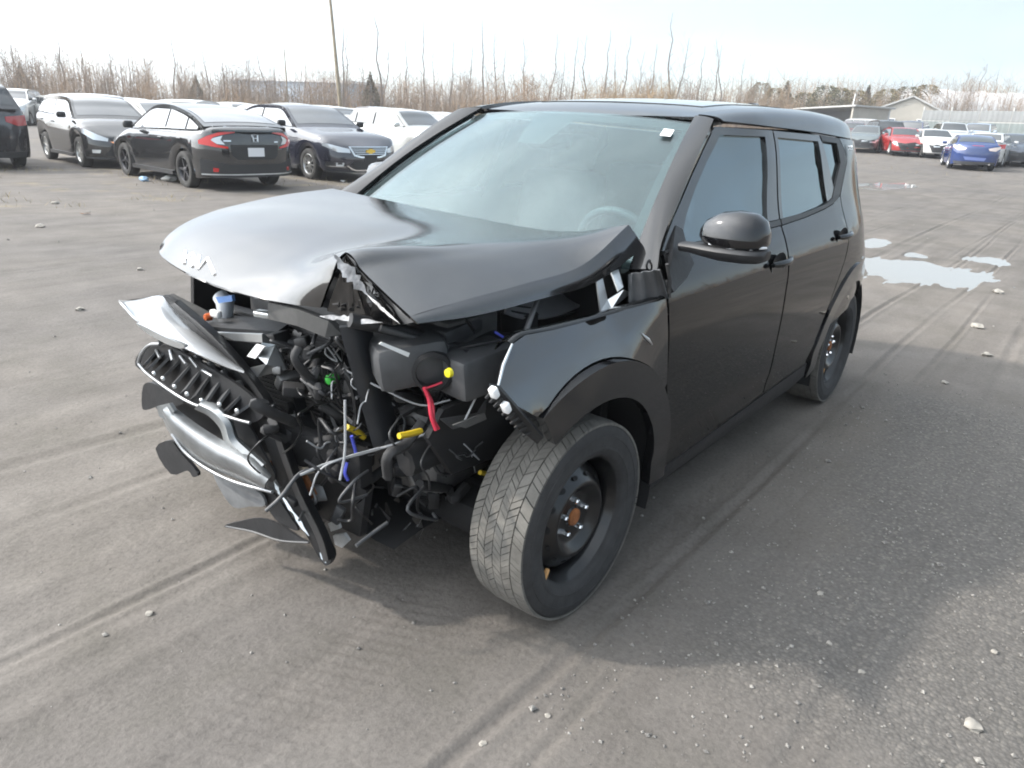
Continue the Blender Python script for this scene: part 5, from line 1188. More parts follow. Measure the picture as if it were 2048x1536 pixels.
def hatch_x(k):
    F, n, w1 = k['front'], k['n'], k['w1']
    F('upper_grille', [(-.42, n-.02), (.42, n-.02), (.36, n-.10), (-.36, n-.10)], CTRIM, off=.008); F('main_grille', [(-.40, .50), (.40, .50), (.48, .30), (-.48, .30)], CTRIM, off=.008)
    k['both'](F, 'headlamp', [(.44, n-.02), (.60, n+.05), (w1, n+.19), (w1, n+.08), (.70, n-.05), (.46, n-.08)], LAMPW, off=.010)
def wreck_x(colr):
    def f(k):
        F, n, w1 = k['front'], k['n'], k['w1']; rr = random.Random(int(colr*1000)+5)
        pts = [(-.72+.18*i+rr.uniform(-.04, .04), n+.04+rr.uniform(-.06, .05)) for i in range(9)]+[(.70-.18*i+rr.uniform(-.04, .04), .34+rr.uniform(-.06, .08)) for i in range(8)]
        F('crushed_nose', pts, PLASTIC, off=.012)
        for j in range(4): y = rr.uniform(-.6, .5); z = rr.uniform(.4, n-.05); F('bent_strip', [(y, z), (y+.3, z+rr.uniform(-.08, .08)), (y+.3, z+.05), (y, z+.06)], (SATIN, GREYPL, k['pm'])[j % 3], off=.03)
    return f
def nissan_x(k):
    F, n = k['front'], k['n']
    F('grille', [(-.34, n+.06), (.34, n+.06), (.22, n-.20), (-.22, n-.20)], CTRIM, off=.010); F('grille_vee', [(-.36, n+.06), (-.28, n+.06), (-.16, n-.16), (.16, n-.16), (.28, n+.06), (.36, n+.06), (.24, n-.22), (-.24, n-.22)], CHROME, off=.016)
    F('skid_plate', [(-.6, .36), (.6, .36), (.5, .24), (-.5, .24)], CTRIM, off=.014)
def face_cam(px, d): c = far(px, d); return c, math.atan2(CAM_C[1]-c[1], CAM_C[0]-c[0])

ROW = 'cars parked in the left rows of the yard'
car('parked_sedan', 'fastback', (-6.40, -12.60), R(-94.5), (.008, .009, .011), 'dark grey fastback sedan with C-shaped red tail lamps and white plate, parked tail-first', ROW, 'dark', 'rear', civic_x, lamps=None, over=dict(cz=.95))
car('parked_sedan', 'big_sedan', (-9.52, -13.25), R(84), (.006, .008, .020), 'dark navy sedan with chrome grille and gold bow-tie badge beside the fastback sedan', ROW, 'ten', 'front', impala_x, lamps=None)
car('parked_hatchback', 'hatch', (-6.68, -17.5), R(84), (.012, .012, .013), 'black hatchback with swept headlamps facing the wreck, parked behind the fastback sedan', ROW, 'plain', 'front', hatch_x, lamps=None)
car('parked_hatchback', 'hatch', (-14.25, -14.9), R(88), (.50, .51, .50), 'silver hatchback parked beyond the navy sedan, partly behind the wreck', ROW, 'plain', 'front', None, over=dict(L=4.2, wb=2.55, H=1.50))
car('parked_suv', 'suv', (-3.98, -18.3), R(-95), (.02, .02, .023), 'dark grey SUV cut off by the frame edge, showing a red tail lamp', ROW, 'dark', 'rear')
c_, h_ = face_cam(28, 47); car('parked_suv', 'suv', c_, h_+R(-14), (.55, .55, .54), 'white SUV with a dark V-shaped grille in the far row', ROW, 'plain', 'front', nissan_x)
BACK = 'roofs of cars in the rows further back'
for px, d, sty, col, dh, lab in ((62, 60, 'sedan', (.55, .55, .54), 20, 'pale sedan beyond the white SUV with the V-shaped grille'), (198, 32, 'suv', (.30, .31, .32), 25, 'grey SUV whose roof shows over the black hatchback'),
        (232, 40, 'sedan', (.42, .43, .43), 30, 'light grey sedan behind the black hatchback'), (300, 27, 'sedan', (.60, .60, .58), 35, 'white sedan between the black hatchback and the fastback sedan'),
        (392, 31, 'suv', (.48, .49, .50), 160, 'silver SUV whose roof shows over the fastback sedan'), (478, 36, 'hatch', (.45, .46, .47), 30, 'silver hatchback showing between the fastback and navy sedans'),
        (662, 29, 'suv', (.55, .55, .53), 32, 'white SUV whose roof shows over the navy sedan'), (868, 34, 'sedan', (.58, .58, .56), 30, 'white sedan beyond the silver hatchback'),
        (915, 26, 'sedan', (.40, .41, .41), 38, 'grey sedan showing between silver hatchback and the wreck\'s windshield'), (760, 42, 'suv', (.30, .30, .31), 20, 'dark grey SUV far behind the silver hatchback'),
        (118, 46, 'sedan', (.55, .55, .53), 25, 'white sedan far behind the black hatchback'), (152, 56, 'suv', (.45, .46, .47), 30, 'silver SUV in the last row behind the black hatchback'), (266, 44, 'hatch', (.58, .58, .57), 28, 'white hatchback far behind the white sedan'),
        (344, 40, 'sedan', (.50, .51, .52), 150, 'silver sedan whose roof shows just left of the silver SUV'.replace('just left of', 'beside')), (436, 44, 'sedan', (.60, .60, .58), 30, 'white sedan in the last row over the fastback sedan'), (536, 34, 'sedan', (.55, .55, .55), 32, 'pale sedan whose roof shows over the navy sedan'),
        (596, 42, 'suv', (.50, .51, .52), 25, 'silver SUV far behind the navy sedan'), (708, 38, 'sedan', (.60, .60, .59), 30, 'white sedan between the white SUV and silver hatchback'), (826, 46, 'hatch', (.52, .53, .54), 28, 'pale hatchback in the last row beyond the silver hatchback'), (894, 44, 'sedan', (.55, .55, .54), 30, 'white sedan in the last row near the wreck\'s roof pillar')):
    c_, h_ = face_cam(px, d); car('parked_car', sty, c_, h_+R(dh), col, lab, BACK, 'plain', 'both', None, detail=1, over=dict(H=1.50) if sty == 'suv' and px in (392, 662) else dict(H=1.56) if sty == 'suv' else None)
RG = 'wrecked cars lined up before the fence'
def mazda_x(k):
    k['both'](k['rear'], 'tail_lamp', [(.40, .90), (.60, .95), (k['w1'], 1.0), (k['w1'], .92), (.70, .80), (.46, .82)], mat('pale_lamp', (.75, .62, .58), .15, coat=1.), off=.012)
    k['rear']('brake_lamp', [(-.22, 1.015), (.22, 1.015), (.22, .995), (-.22, .995)], REDLENS, off=.012)
    k['rear']('bumper_dent', [(-.40, .52), (.46, .55), (.38, .42), (-.34, .40)], mat('scuffed_blue', (.10, .14, .32), .4), off=.012)
    for y in (-.55, ): MB().tube([(-k['Lh']-.02, y, .27), (-k['Lh']+.15, y, .27)], .04, 10).build('exhaust_tip', CHROME, k['root'], 60)
for px, d, sty, col, dh, face, ex, lab in (
        (1947, 40.5, 'sedan', (.005, .030, .14), 187, 'rear', mazda_x, 'bright blue sedan seen from behind, standing alone before the lined-up wrecks'),
        (1735, 51, 'sedan', (.10, .12, .12), -6, 'front', wreck_x(.1), 'dark greenish sedan with broken nose beside the crushed red car'),
        (1762, 55, 'suv', (.012, .012, .013), 195, 'rear', None, 'black SUV with red tail lamps behind the dark greenish sedan'),
        (1806, 49.5, 'sedan', (.30, .012, .012), 14, 'front', wreck_x(.2), 'red sedan with its whole nose crushed in'),
        (1828, 56, 'suv', (.02, .03, .08), 172, 'rear', None, 'dark blue SUV standing behind the crushed red sedan'),
        (1868, 49, 'sedan', (.60, .60, .58), 16, 'front', wreck_x(.3), 'white sedan with buckled hood next to the crushed red sedan'),
        (1902, 57, 'suv', (.40, .42, .42), 10, 'front', None, 'silver SUV behind the white sedan with buckled hood'),
        (1986, 44, 'hatch', (.50, .51, .51), 172, 'rear', None, 'silver hatchback with red lamps behind the bright blue sedan'),
        (2036, 46, 'sedan', (.035, .045, .065), 10, 'front', wreck_x(.4), 'dark slate sedan with torn front corner at the end of the line'),
        (1706, 57, 'hatch', (.10, .03, .03), 5, 'front', None, 'maroon hatchback half hidden by the wreck\'s rear corner'),
        (1955, 58, 'suv', (.30, .36, .45), -8, 'front', None, 'pale blue SUV far behind the bright blue sedan'),
        (1744, 66, 'suv', (.60, .61, .62), 80, 'front', None, 'white SUV parked side-on by the beige house')):
    c_, h_ = face_cam(px, d); car('parked_car', sty, c_, h_+R(dh), col, lab, RG, 'plain', face, ex, lamps=None if ex is mazda_x else 'std', detail=1, over=dict(H=1.40) if px == 1947 else None)
# ================================================================== trees, scrub, buildings, litter
HOR = lambda px: 185+px*0.043
def gz(p): return float(rise(np.array(p[0]), np.array(p[1])))
def depth_of(px, d): return d*math.cos(math.atan((px-1024)/FPX))*.97
def h_for(px, py, d): return 1.5+(HOR(px)-py)*depth_of(px, d)/FPX
BARK = mat('bare_bark', (0.1575, 0.1338, 0.1137), .9, var=.3, vscale=2.)
TWIG = mat('bare_twigs', (0.1890, 0.1575, 0.1338), .9, var=.25, vscale=.6)
PALEB = mat('pale_bark', (.42, .38, .32), .9, var=.2)
def grow(rs, h, lean=.0, spread=.35, dens=1.0, start=.30):
    """leafless tree of unit kind: returns trunk MB and branch MB"""
    tr, br = MB(), MB(); n = 9; P = []; x = y = 0.
    for i in range(n+1):
        t = i/n; x += rs.gauss(0, .018)*h+lean*h/n; y += rs.gauss(0, .018)*h; P.append(Vector((x if i else 0, y if i else 0, t*h)))
    r0 = .0095*h+.02; tr.tube(P, [r0*(1-.93*i/n)+.006 for i in range(n+1)], 6)
    def limb(o, d, ln, r, lvl):
        Q = [o]; dd = d.copy(); m = 4
        for i in range(m):
            dd = (dd+Vector((rs.gauss(0, .16), rs.gauss(0, .16), rs.gauss(.10, .10)))).normalized(); Q.append(Q[-1]+dd*ln/m)
        br.tube(Q, [r*(1-.8*i/m) for i in range(m+1)], 4 if lvl == 0 else 3, False)
        if lvl < 2:
            for k in range(int((4 if lvl == 0 else 3)*dens+rs.random())):
                i = rs.randint(1, m); b = Q[i]; a = rs.uniform(0, 6.28); side = Vector((math.cos(a), math.sin(a), rs.uniform(.1, .7))).normalized()
                limb(b, (dd*.7+side*.8).normalized(), ln*rs.uniform(.35, .6), r*.5, lvl+1)
    for k in range(int(13*dens)):
        t = start+(1-start)*(k+rs.random())/(13*dens); i = min(n-1, int(t*n)); f = t*n-i; o = P[i].lerp(P[i+1], f); a = rs.uniform(0, 6.28)
        d = Vector((math.cos(a), math.sin(a), rs.uniform(.5, 1.5))).normalized(); limb(o, d, h*spread*(1.15-t*.8)*rs.uniform(.6, 1.1), r0*.42*(1.1-t), 0)
    return tr, br
PROT = []
for k, (ln, spd, dn, st) in enumerate(((.0, .22, .8, .35), (.03, .30, 1.0, .3), (-.04, .18, .6, .45), (.05, .34, 1.1, .25), (0, .14, .55, .4), (.10, .30, .7, .4))):
    rs = random.Random(40+k); t_, b_ = grow(rs, 8., ln, spd, dn, st)
    a_ = t_.build('trunk', BARK, None, 60); c_ = b_.build('crown', TWIG, None, 0); PROT.append((a_.data, c_.data)); bpy.data.objects.remove(a_); bpy.data.objects.remove(c_)
def bare(px, py, d, k, rz=None, label='leafless grey tree rising out of the scrub behind the parked rows', sx=1., name='bare_tree', group='leafless trees behind the parked rows'):
    c = far(px, d); h = h_for(px, py, d)-gz(c); root = empty(name, (c[0], c[1], gz(c)-.05), rz if rz is not None else random.uniform(0, 6.28), label, 'tree', group)
    root.scale = (h/8*sx, h/8*sx, h/8)
    for nm, me_ in zip(('trunk', 'crown'), PROT[k]):
        o = bpy.data.objects.new(nm, me_); COL.objects.link(o); o.parent = root
    return root
TREES = [(42, 82, 70, 3), (88, 120, 78, 1), (130, 44, 72, 4), (172, 72, 76, 4), (225, 80, 82, 1), (262, 110, 74, 0), (300, 115, 86, 1), (352, 58, 74, 4), (372, 105, 70, 0), (418, 90, 80, 1), (455, 118, 74, 2), (498, 122, 84, 1), (545, 92, 70, 5), (612, 118, 78, 1),
         (684, 58, 66, 2), (692, 78, 68, 1), (716, 112, 74, 0), (762, 34, 70, 4), (772, 100, 82, 1), (812, 92, 76, 0), (852, 64, 72, 4), (866, 110, 84, 1), (900, 92, 74, 0), (936, 104, 78, 1), (968, 62, 76, 2), (988, 84, 70, 1), (1012, 112, 84, 0), (1048, 96, 74, 1), (1092, 86, 70, 0), (1120, 118, 80, 1), (1140, 92, 74, 2),
         (1172, 88, 70, 0), (1200, 82, 76, 4), (1226, 112, 70, 1), (1244, 90, 74, 2), (1268, 118, 82, 1), (1290, 104, 72, 0), (1334, 52, 70, 4), (1352, 96, 78, 1), (1392, 108, 72, 2), (1422, 106, 66, 0), (1446, 98, 64, 5), (1472, 130, 80, 1), (1520, 150, 92, 1), (1588, 152, 98, 0), (1622, 160, 96, 1), (1662, 158, 100, 3), (1740, 168, 98, 1), (1786, 166, 96, 3), (1812, 170, 100, 1),
         (-60, 90, 74, 1), (-140, 70, 78, 3), (-230, 95, 76, 0), (2110, 150, 100, 1), (2190, 165, 96, 0)]
for t_ in TREES: bare(*t_)
for px, py, d in ((1906, 150, 108), (1936, 140, 106), (1972, 152, 110)): bare(px, py, d, 3, None, 'wide leafless crown showing above the white arched shelter', 1.25, 'bare_tree', 'leafless crowns above the arched shelter')
# treeline across the road, seen mirrored in the wreck's side windows
def heading_pt(deg, d): return np.array([CAM_C[0]+d*math.cos(R(deg)), CAM_C[1]+d*math.sin(R(deg))])
rs = random.Random(5)
for k in range(34):
    a = 60+k*3.4+rs.uniform(-1, 1); d = rs.uniform(72, 92); c = heading_pt(a, d); h = rs.uniform(4.5, 8.5)
    root = empty('bare_tree', (c[0], c[1], 0), rs.uniform(0, 6), 'leafless tree on the far side of the yard, mirrored in the side windows', 'tree', 'leafless trees mirrored in the windows'); root.scale = (h/8,)*3
    for nm, me_ in zip(('trunk', 'crown'), PROT[k % 6]):
        o = bpy.data.objects.new(nm, me_); COL.objects.link(o); o.parent = root
# scrub: uncountable thin stems, one mass
def scrub(name, spans, n, material, hmul=1., label='dense leafless scrub along the back of the yard'):
    V = []; F = []; rg = np.random.default_rng(len(name)+n)
    NV = []
    def blades(p, q, w_):
        d = q-p; s_ = np.cross(d, np.stack([rg.normal(size=len(p)), rg.normal(size=len(p)), np.full(len(p), .2)], -1)); s_ /= np.maximum(1e-6, np.linalg.norm(s_, axis=1, keepdims=True)); s_ = s_*w_[:, None]
        NV.append(np.stack([p-s_, p+s_, q+s_*.35, q-s_*.35], 1).reshape(-1, 3))
    for (a0, a1, d0, d1, h0, h1) in spans:
        m = int(n*(a1-a0)/sum(s[1]-s[0] for s in spans)); a = rg.uniform(a0, a1, m); d = rg.uniform(d0, d1, m)
        cx_, cy_ = CAM_C[0]+d*np.cos(np.radians(a)), CAM_C[1]+d*np.sin(np.radians(a))
        h = (h0+(h1-h0)*np.clip(.5+.9*fbm(a*.9, d*.15, 3)+.35*rg.normal(size=m), 0, 1.15))*hmul
        p = np.stack([cx_, cy_, rise(cx_, cy_)-.05], -1); q = p+np.stack([rg.normal(0, .10, m)*h, rg.normal(0, .10, m)*h, h], -1); blades(p, q, rg.uniform(.012, .026, m))
        for j in range(6):
            t = rg.uniform(.2, .95, m)[:, None]; o = p+(q-p)*t; v = np.stack([rg.normal(0, .7, m), rg.normal(0, .7, m), rg.uniform(.3, 1.1, m)], -1); v /= np.linalg.norm(v, axis=1, keepdims=True)
            blades(o, o+v*(h*rg.uniform(.12, .34, m))[:, None], rg.uniform(.006, .014, m))
    V = np.concatenate(NV); F = np.arange(len(V)).reshape(-1, 4).tolist()
    me = bpy.data.meshes.new(name); me.from_pydata([tuple(v) for v in V], [], F); me.materials.append(material)
    o = bpy.data.objects.new(name, me); COL.objects.link(o); return tag(o, label, None, None, 'stuff')
SCM, t_, b_ = newmat('scrub_stems'); f_ = noise_node(t_, .16, 3, .5)
t_.links.new(ramp(t_, f_, [(.30, (0.174, 0.132, 0.102)), (.48, (0.226, 0.171, 0.121)), (.58, (0.303, 0.204, 0.121)), (.72, (0.197, 0.152, 0.117))]), b_.inputs['Base Color']); b_.inputs['Roughness'].default_value = .95
scrub('scrub_thicket', [(199, 270, 64, 84, 1.4, 4.4)], 12500, SCM)
scrub('scrub_thicket', [(176, 200, 92, 112, 2.5, 6.0)], 5200, SCM, 1., 'leafless brush behind the sheds and fence')
scrub('scrub_thicket', [(60, 176, 74, 90, 1.5, 4.2)], 5200, SCM, 1., 'leafless brush on the far side, mirrored in the windows')
REED = mat('tan_reeds', (0.2914, 0.2103, 0.1215), .95, var=.3, vscale=.4)
scrub('reed_strip', [(226, 240, 57, 63, .7, 1.5), (207, 214, 60, 66, 1.2, 3.6)], 2600, REED, 1., 'strip of dry tan reeds before the thicket')
# evergreens
NEED = mat('evergreen_foliage', (0.0960, 0.0912, 0.0504), .8, var=.4, vscale=1.5); OLIVE = mat('olive_foliage', (0.1350, 0.1137, 0.0507), .85, var=.35, vscale=1.2)
def evergreen(px, py, d, wid, m, label, kind=0, seed=0, group=None):
    rg = np.random.default_rng(seed+int(px)); c = far(px, d); h = h_for(px, py, d)-gz(c); root = empty('evergreen_tree', (c[0], c[1], gz(c)), 0, label, 'tree', group)
    MB().tube([(0, 0, -.05), (.05, 0, h*.5), (0, .03, h*.95)], [.02*h+.03, .014*h, .01], 7).build('trunk', BARK, root, 60)
    V = []; F = []
    for i in range(2600):
        if kind == 0: t = rg.beta(1.1, 1.7); z = h*(.08+.92*t); r_ = wid/2*(1-t)**.8*(.55+.45*rg.random())*(1+.25*math.sin(9*t+3))
        else: t = rg.random(); z = h*(.03+.95*t); r_ = wid/2*math.sqrt(max(0, 1-abs(1.55*t-.6)**2.2))*(.35+.65*rg.random()**.5)
        a = rg.uniform(0, 6.283); r_ *= 1+.18*float(fbm(np.array(a*1.2+seed), np.array(z*.9), 2)); p = np.array([r_*math.cos(a), r_*math.sin(a), z]); L_ = rg.uniform(.10, .24)*(.6+.1*h)
        u = np.array([math.cos(a), math.sin(a), rg.uniform(-.5, .6)]); u /= np.linalg.norm(u); v = np.cross(u, [rg.normal(), rg.normal(), rg.normal()]); v /= max(1e-6, np.linalg.norm(v)); o = len(V)
        V.extend([p-u*L_*.5, p+v*L_*.30, p+u*L_*.6, p-v*L_*.30]); F.append((o, o+1, o+2, o+3))
    me = bpy.data.meshes.new('crown'); me.from_pydata([tuple(q) for q in V], [], F); me.materials.append(m); o = bpy.data.objects.new('crown', me); COL.objects.link(o); o.parent = root
EG = 'evergreens behind the low shed'
for i, (px, py, d, wd, m, kd) in enumerate(((1512, 172, 92, 3.4, NEED, 1), (1562, 170, 94, 3.2, NEED, 0), (1540, 182, 90, 3.0, OLIVE, 1), (1640, 178, 92, 4.2, NEED, 1), (1668, 182, 94, 3.6, OLIVE, 1), (1700, 186, 96, 3.8, OLIVE, 1), (1722, 178, 98, 2.8, NEED, 0), (1760, 184, 96, 4.0, OLIVE, 1), (1800, 180, 98, 4.2, NEED, 1), (1836, 176, 100, 3.8, OLIVE, 1), (1600, 190, 95, 3.4, OLIVE, 1))):
    evergreen(px, py, d, wd, m, 'dense dark evergreen behind the low white shed' if m is NEED else 'olive brown bushy tree behind the low white shed', kd, i, EG if m is NEED else 'olive bushy trees behind the low shed')
for i, (px, py, d) in enumerate(((395, 158, 72), (48, 134, 74), (742, 152, 66))): evergreen(px, py, d, 2.0, NEED if i != 3 else OLIVE, 'small scraggy conifer standing in the leafless thicket', 0, 30+i, 'small conifers in the thicket')
# poles
def pole(px0, py0, px1, d, r, m, label, arm=False):
    c = far(px0, d); c1 = far(px1, d); top = h_for(px1, py0, d); root = empty('utility_pole', (c[0], c[1], gz(c)), 0, label, 'pole')
    e = Vector((c1[0]-c[0], c1[1]-c[1], top-gz(c))); P = [Vector((0, 0, -.2))+e*0, e*.35+Vector((.02, 0, 0)), e*.7, e]
    MB().tube(P, [r, r*.85, r*.72, r*.6], 10).build('shaft', m, root, 60)
    if arm:
        MB().cbox(e*.93, (.10, 1.1, .10), .02, .6).build('crossarm', m, root, 50)
    MB().lathe([(0, .05), (r*.45, .04), (r*.6, 0)], 8, 'Z', tuple(e)).build('pole_cap', ALU, root, 50)
POLE = mat('weathered_pole', (0.2532, 0.2115, 0.1440), .9, var=.25, vscale=3)
pole(684, 4, 667, 60, .16, POLE, 'tall leaning wooden utility pole in the thicket'); pole(577, 112, 575, 68, .07, POLE, 'short thin grey post in the thicket')
pole(1562, 196, 1563, 88, .09, POLE, 'brown wooden post before the evergreens'); pole(1694, 194, 1698, 86, .07, mat('white_pole', (.7, .7, .68), .5), 'thin white flagless pole beside the low shed')
# fence: sheet panels between posts
FENM = mat('grey_green_sheet', (0.1428, 0.1680, 0.1638), .6, var=.18, vscale=1.2); FPOST = mat('fence_post', (0.4200, 0.4200, 0.3990), .7); FENB = mat('grey_sheet', (0.1764, 0.1848, 0.1848), .6, var=.2, vscale=1.)
fa, fb_ = far(1838, 70), far(2240, 62); fl = np.linalg.norm(fb_-fa); fd = (fb_-fa)/fl; frz = math.atan2(fd[1], fd[0])
fen = empty('sheet_fence', (fa[0], fa[1], gz(fa)), frz, 'tall grey green sheet metal fence behind the lined-up wrecks', 'fence')
npan = int(fl/2.4)
def corr(w_, h, rows):
    m = MB(); xs_ = np.linspace(0, w_, 25); m.grid([[(x, .012*(1 if (i//2) % 2 else -1), z) for z in (rows[0], rows[1])] for i, x in enumerate(xs_)]); return m
p1 = corr(2.36, 0, (.15, 1.75)).build('panel', FENM, fen, 0); p2 = corr(2.36, 0, (1.80, 2.55)).build('panel', FENB, fen, 0)
ps = MB().cbox((0, .06, 1.4), (.09, .09, 2.8), .01).build('post', FPOST, fen, 0); rl = MB().box((1.2, .05, 1.775), (2.4, .05, .06)).build('rail', FPOST, fen, 0)
for k in range(1, npan):
    for o in (p1, p2, ps, rl):
        c = o.copy(); COL.objects.link(c); c.parent = fen; c.location.x = 2.4*k; 
        if o is p2: c.location.z = random.uniform(-.05, .08)
# white arched shelter
TENT = mat('white_fabric', (0.422, 0.428, 0.434), .7); TRIB = mat('fabric_seam', (0.5580, 0.5580, 0.5490), .7)
ta = far(1852, 96); td = np.array([RT[0], RT[1]]); td /= np.linalg.norm(td); trz = math.atan2(td[1], td[0])
ten = empty('arched_shelter', (ta[0], ta[1], gz(ta)), trz, 'white fabric arched storage shelter behind the sheet fence', 'building')
hT = h_for(1960, 180, 92)-gz(ta); arcp = [(0, 0)]
def aprof(n=15): return [(6.2*(1-math.cos(math.pi*k/(n-1))**1) , hT*math.sin(math.pi*k/(n-1))**.62) for k in range(n)]
pr = aprof()
for b in range(8):
    x0 = b*4.0; m = MB(); m.grid([[(x0+.04+ (3.92*u)+ (1.0 if b == 0 else 0)*(1-u)*( .9*(z/hT)**2), y, z-.05*math.sin(math.pi*u)) for u in np.linspace(0, 1, 5)] for y, z in pr], True); m.build('fabric_bay', TENT, ten, 60)
    m = MB(); m.tube([(x0+(.9*(z/hT)**2 if b == 0 else 0), y, z+.02) for y, z in pr], .05, 6); m.build('rib', TRIB, ten, 60)
m = MB(); m.poly([(.5*(z/hT), y, z) for y, z in pr], .05, (1, 0, 0)); m.build('end_wall', TENT, ten, 30)
# beige gabled house
BEI = mat('beige_siding', (0.3672, 0.3447, 0.3009), .8, var=.1, vscale=1.); ROOFG = mat('pale_roof', (0.4039, 0.4039, 0.3897), .8, var=.12); WINB = mat('window_dark', (.05, .07, .10), .15, coat=1.)
ha = far(1808, 88); hd = ray(1808, 250)[:2]; hd /= np.linalg.norm(hd); hrz = math.atan2(hd[1], hd[0])-math.pi/2
hou = empty('gabled_house', (ha[0], ha[1], gz(ha)), hrz, 'beige house with a wide pale gable beside the arched shelter', 'building')
hw_ = 2.7; hR = h_for(1820, 199, 88)-gz(ha); hE = h_for(1760, 221, 88)-gz(ha)
MB().poly([(-hw_, 0, 0), (hw_, 0, 0), (hw_, 0, hE), (.2, 0, hR-.12), (-hw_, 0, hE)], .2, (0, -1, 0)).build('gable_wall', BEI, hou, 0)
MB().box((-hw_+.1, 4.1, hE/2), (.2, 8, hE)).build('wall', BEI, hou, 0); MB().box((hw_-.1, 4.1, hE/2), (.2, 8, hE)).build('wall', BEI, hou, 0)
for s in (-1, 1): MB().poly([(s*(hw_+.35), -.35, hE-.12), (.2, -.35, hR), (.2, 8.3, hR), (s*(hw_+.35), 8.3, hE-.12)], .14).build('roof', ROOFG, hou, 0)
for x, z in ((-1.5, 1.6), (1.4, 1.6)):
    f = MB().box((x, -.13, z), (.95, .06, 1.0)).build('window', WHITEPL, hou, 0); MB().box((x, -.17, z), (.8, .03, .85)).build('pane', WINB, f, 0)
# low white shed
sa, sb = far(1618, 90), far(1772, 84); sl = np.linalg.norm(sb-sa); srz = math.atan2(sb[1]-sa[1], sb[0]-sa[0]); SHW = mat('shed_white', (0.4550, 0.4773, 0.4917), .7, var=.1, vscale=1.)
shd = empty('low_shed', (sa[0], sa[1], gz(sa)), srz, 'long low white shed with a flat roof in front of the evergreens', 'building')
hS0 = h_for(1632, 229, 89)-gz(sa); hS1 = h_for(1760, 222, 85)-gz(sb)
MB().poly([(0, 0, 0), (sl, 0, 0), (sl, 0, hS1), (0, 0, hS0)], .2, (0, 1, 0)).build('wall', SHW, shd, 0); MB().box((.1, -2.6, hS0/2), (.2, 5, hS0-.02)).build('wall', SHW, shd, 0); MB().box((sl-.1, -2.6, hS1/2), (.2, 5, hS1-.02)).build('wall', BEI, shd, 0)
MB().poly([(-.3, .35, hS0+.06), (sl+.3, .35, hS1+.06), (sl+.3, -5.3, hS1+.1), (-.3, -5.3, hS0+.1)], .14, (0, 0, 1)).build('roof', ROOFG, shd, 0)
for x, w_ in ((sl*.34, 1.3), (sl*.75, .9)):
    f = MB().box((x, .13, hS0*.62), (w_, .06, .8)).build('window', WHITEPL, shd, 0); MB().box((x, .17, hS0*.62), (w_-.12, .03, .68)).build('pane', WINB, f, 0)
MB().box((sl*.64, .13, 1.0), (.9, .06, 2.0)).build('door', RUST, shd, 0)
# far warehouse behind the thicket
wa = far(560, 150); wr_ = far(770, 138); wl = np.linalg.norm(wr_-wa); war = empty('warehouse', (wa[0], wa[1], 0), math.atan2(wr_[1]-wa[1], wr_[0]-wa[0]), 'far pale blue warehouse half hidden by the thicket', 'building')
MB().box((wl/2, -6, 2.5), (wl, 12, 5.0)).build('wall', mat('pale_blue_wall', (0.3307, 0.3938, 0.4567), .7), war, 0); MB().box((wl/2, -6, 5.2), (wl+.8, 12.8, .4)).build('roof', mat('white_roof', (.78, .78, .77), .7), war, 0)
for k in range(9): MB().box((wl*(k+.5)/9, .06, 2.5), (.15, .12, 4.9)).build('pilaster', ROOFG, war, 0)
# hydrant-like white posts by the fence
for px in (1746, 1766, 1778):
    c = far(px, 68); o = MB(); o.cbox((0, 0, .55), (.28, .28, 1.1), .05); o.cbox((0, 0, 1.18), (.4, .4, .16), .04); q = o.build('barrier_post', WHITEPL, None, 40); q.location = (c[0], c[1], gz(c)); tag(q, 'stubby white post standing behind the dark greenish sedan', 'post', 'white posts by the house')
# litter and stones
def lump(r, seed, flat=.6):
    rg = np.random.default_rng(seed); bm = bmesh.new(); bmesh.ops.create_icosphere(bm, subdivisions=2, radius=r)
    vs = [tuple(np.array(v.co)*(1+.22*rg.normal())*[1, 1, flat]) for v in bm.verts]; fs = [tuple(v.index for v in f.verts) for f in bm.faces]; bm.free(); return MB().add(vs, fs)
def drop(o, px, py, lift=.0):
    p = at(px, py, z=0); o.location = (p[0], p[1], float(height(np.array(p[0]), np.array(p[1])))+lift); return o
tag(drop(lump(.13, 1, .5).build('plastic_jug', mat('crumpled_plastic', (.80, .80, .76), .45), None, 50), 340, 362, .05), 'crumpled white plastic bag under the fastback sedan', 'litter')
tag(drop(lump(.085, 2, .6).build('plastic_scrap', mat('blue_plastic', (.30, .45, .62), .4), None, 50), 289, 363, .04), 'pale blue plastic scrap beside the fastback sedan\'s sill', 'litter')
tag(drop(lump(.05, 3, .4).build('plastic_scrap', WHITEPL, None, 50), 686, 364, .02), 'small white scrap in front of the navy sedan', 'litter')
tag(drop(MB().poly([(-.06, 0, .01), (-.02, .03, .02), (.05, .02, .012), (.07, -.01, .02), (0, -.03, .008)], .004, (0, 0, 1)).build('dead_leaf', mat('dead_leaf', (.20, .09, .04), .8), None, 0), 172, 430, .004), 'curled brown dead leaf on the open dirt', 'leaf')
STN = mat('pale_stone', (.24, .225, .20), .9, var=.25, vscale=25, bmp=.3)
for i, (px, py, r) in enumerate(((1946, 1458, .021), (1095, 1433, .008), (966, 1490, .010), (1722, 1348, .008), (1988, 1306, .010), (1974, 712, .030), (1955, 656, .045), (1996, 585, .05), (544, 1052, .008), (300, 1230, .012), (160, 620, .03), (1890, 768, .022), (110, 408, .05), (280, 540, .03), (1658, 1290, .009), (1640, 1190, .010), (80, 455, .05))):
    o = drop(lump(r, 60+i, .55).build('stone', STN, None, 50), px, py, r*.25); tag(o, 'loose pale stone lying on the dirt', 'stone', 'loose stones on the yard')
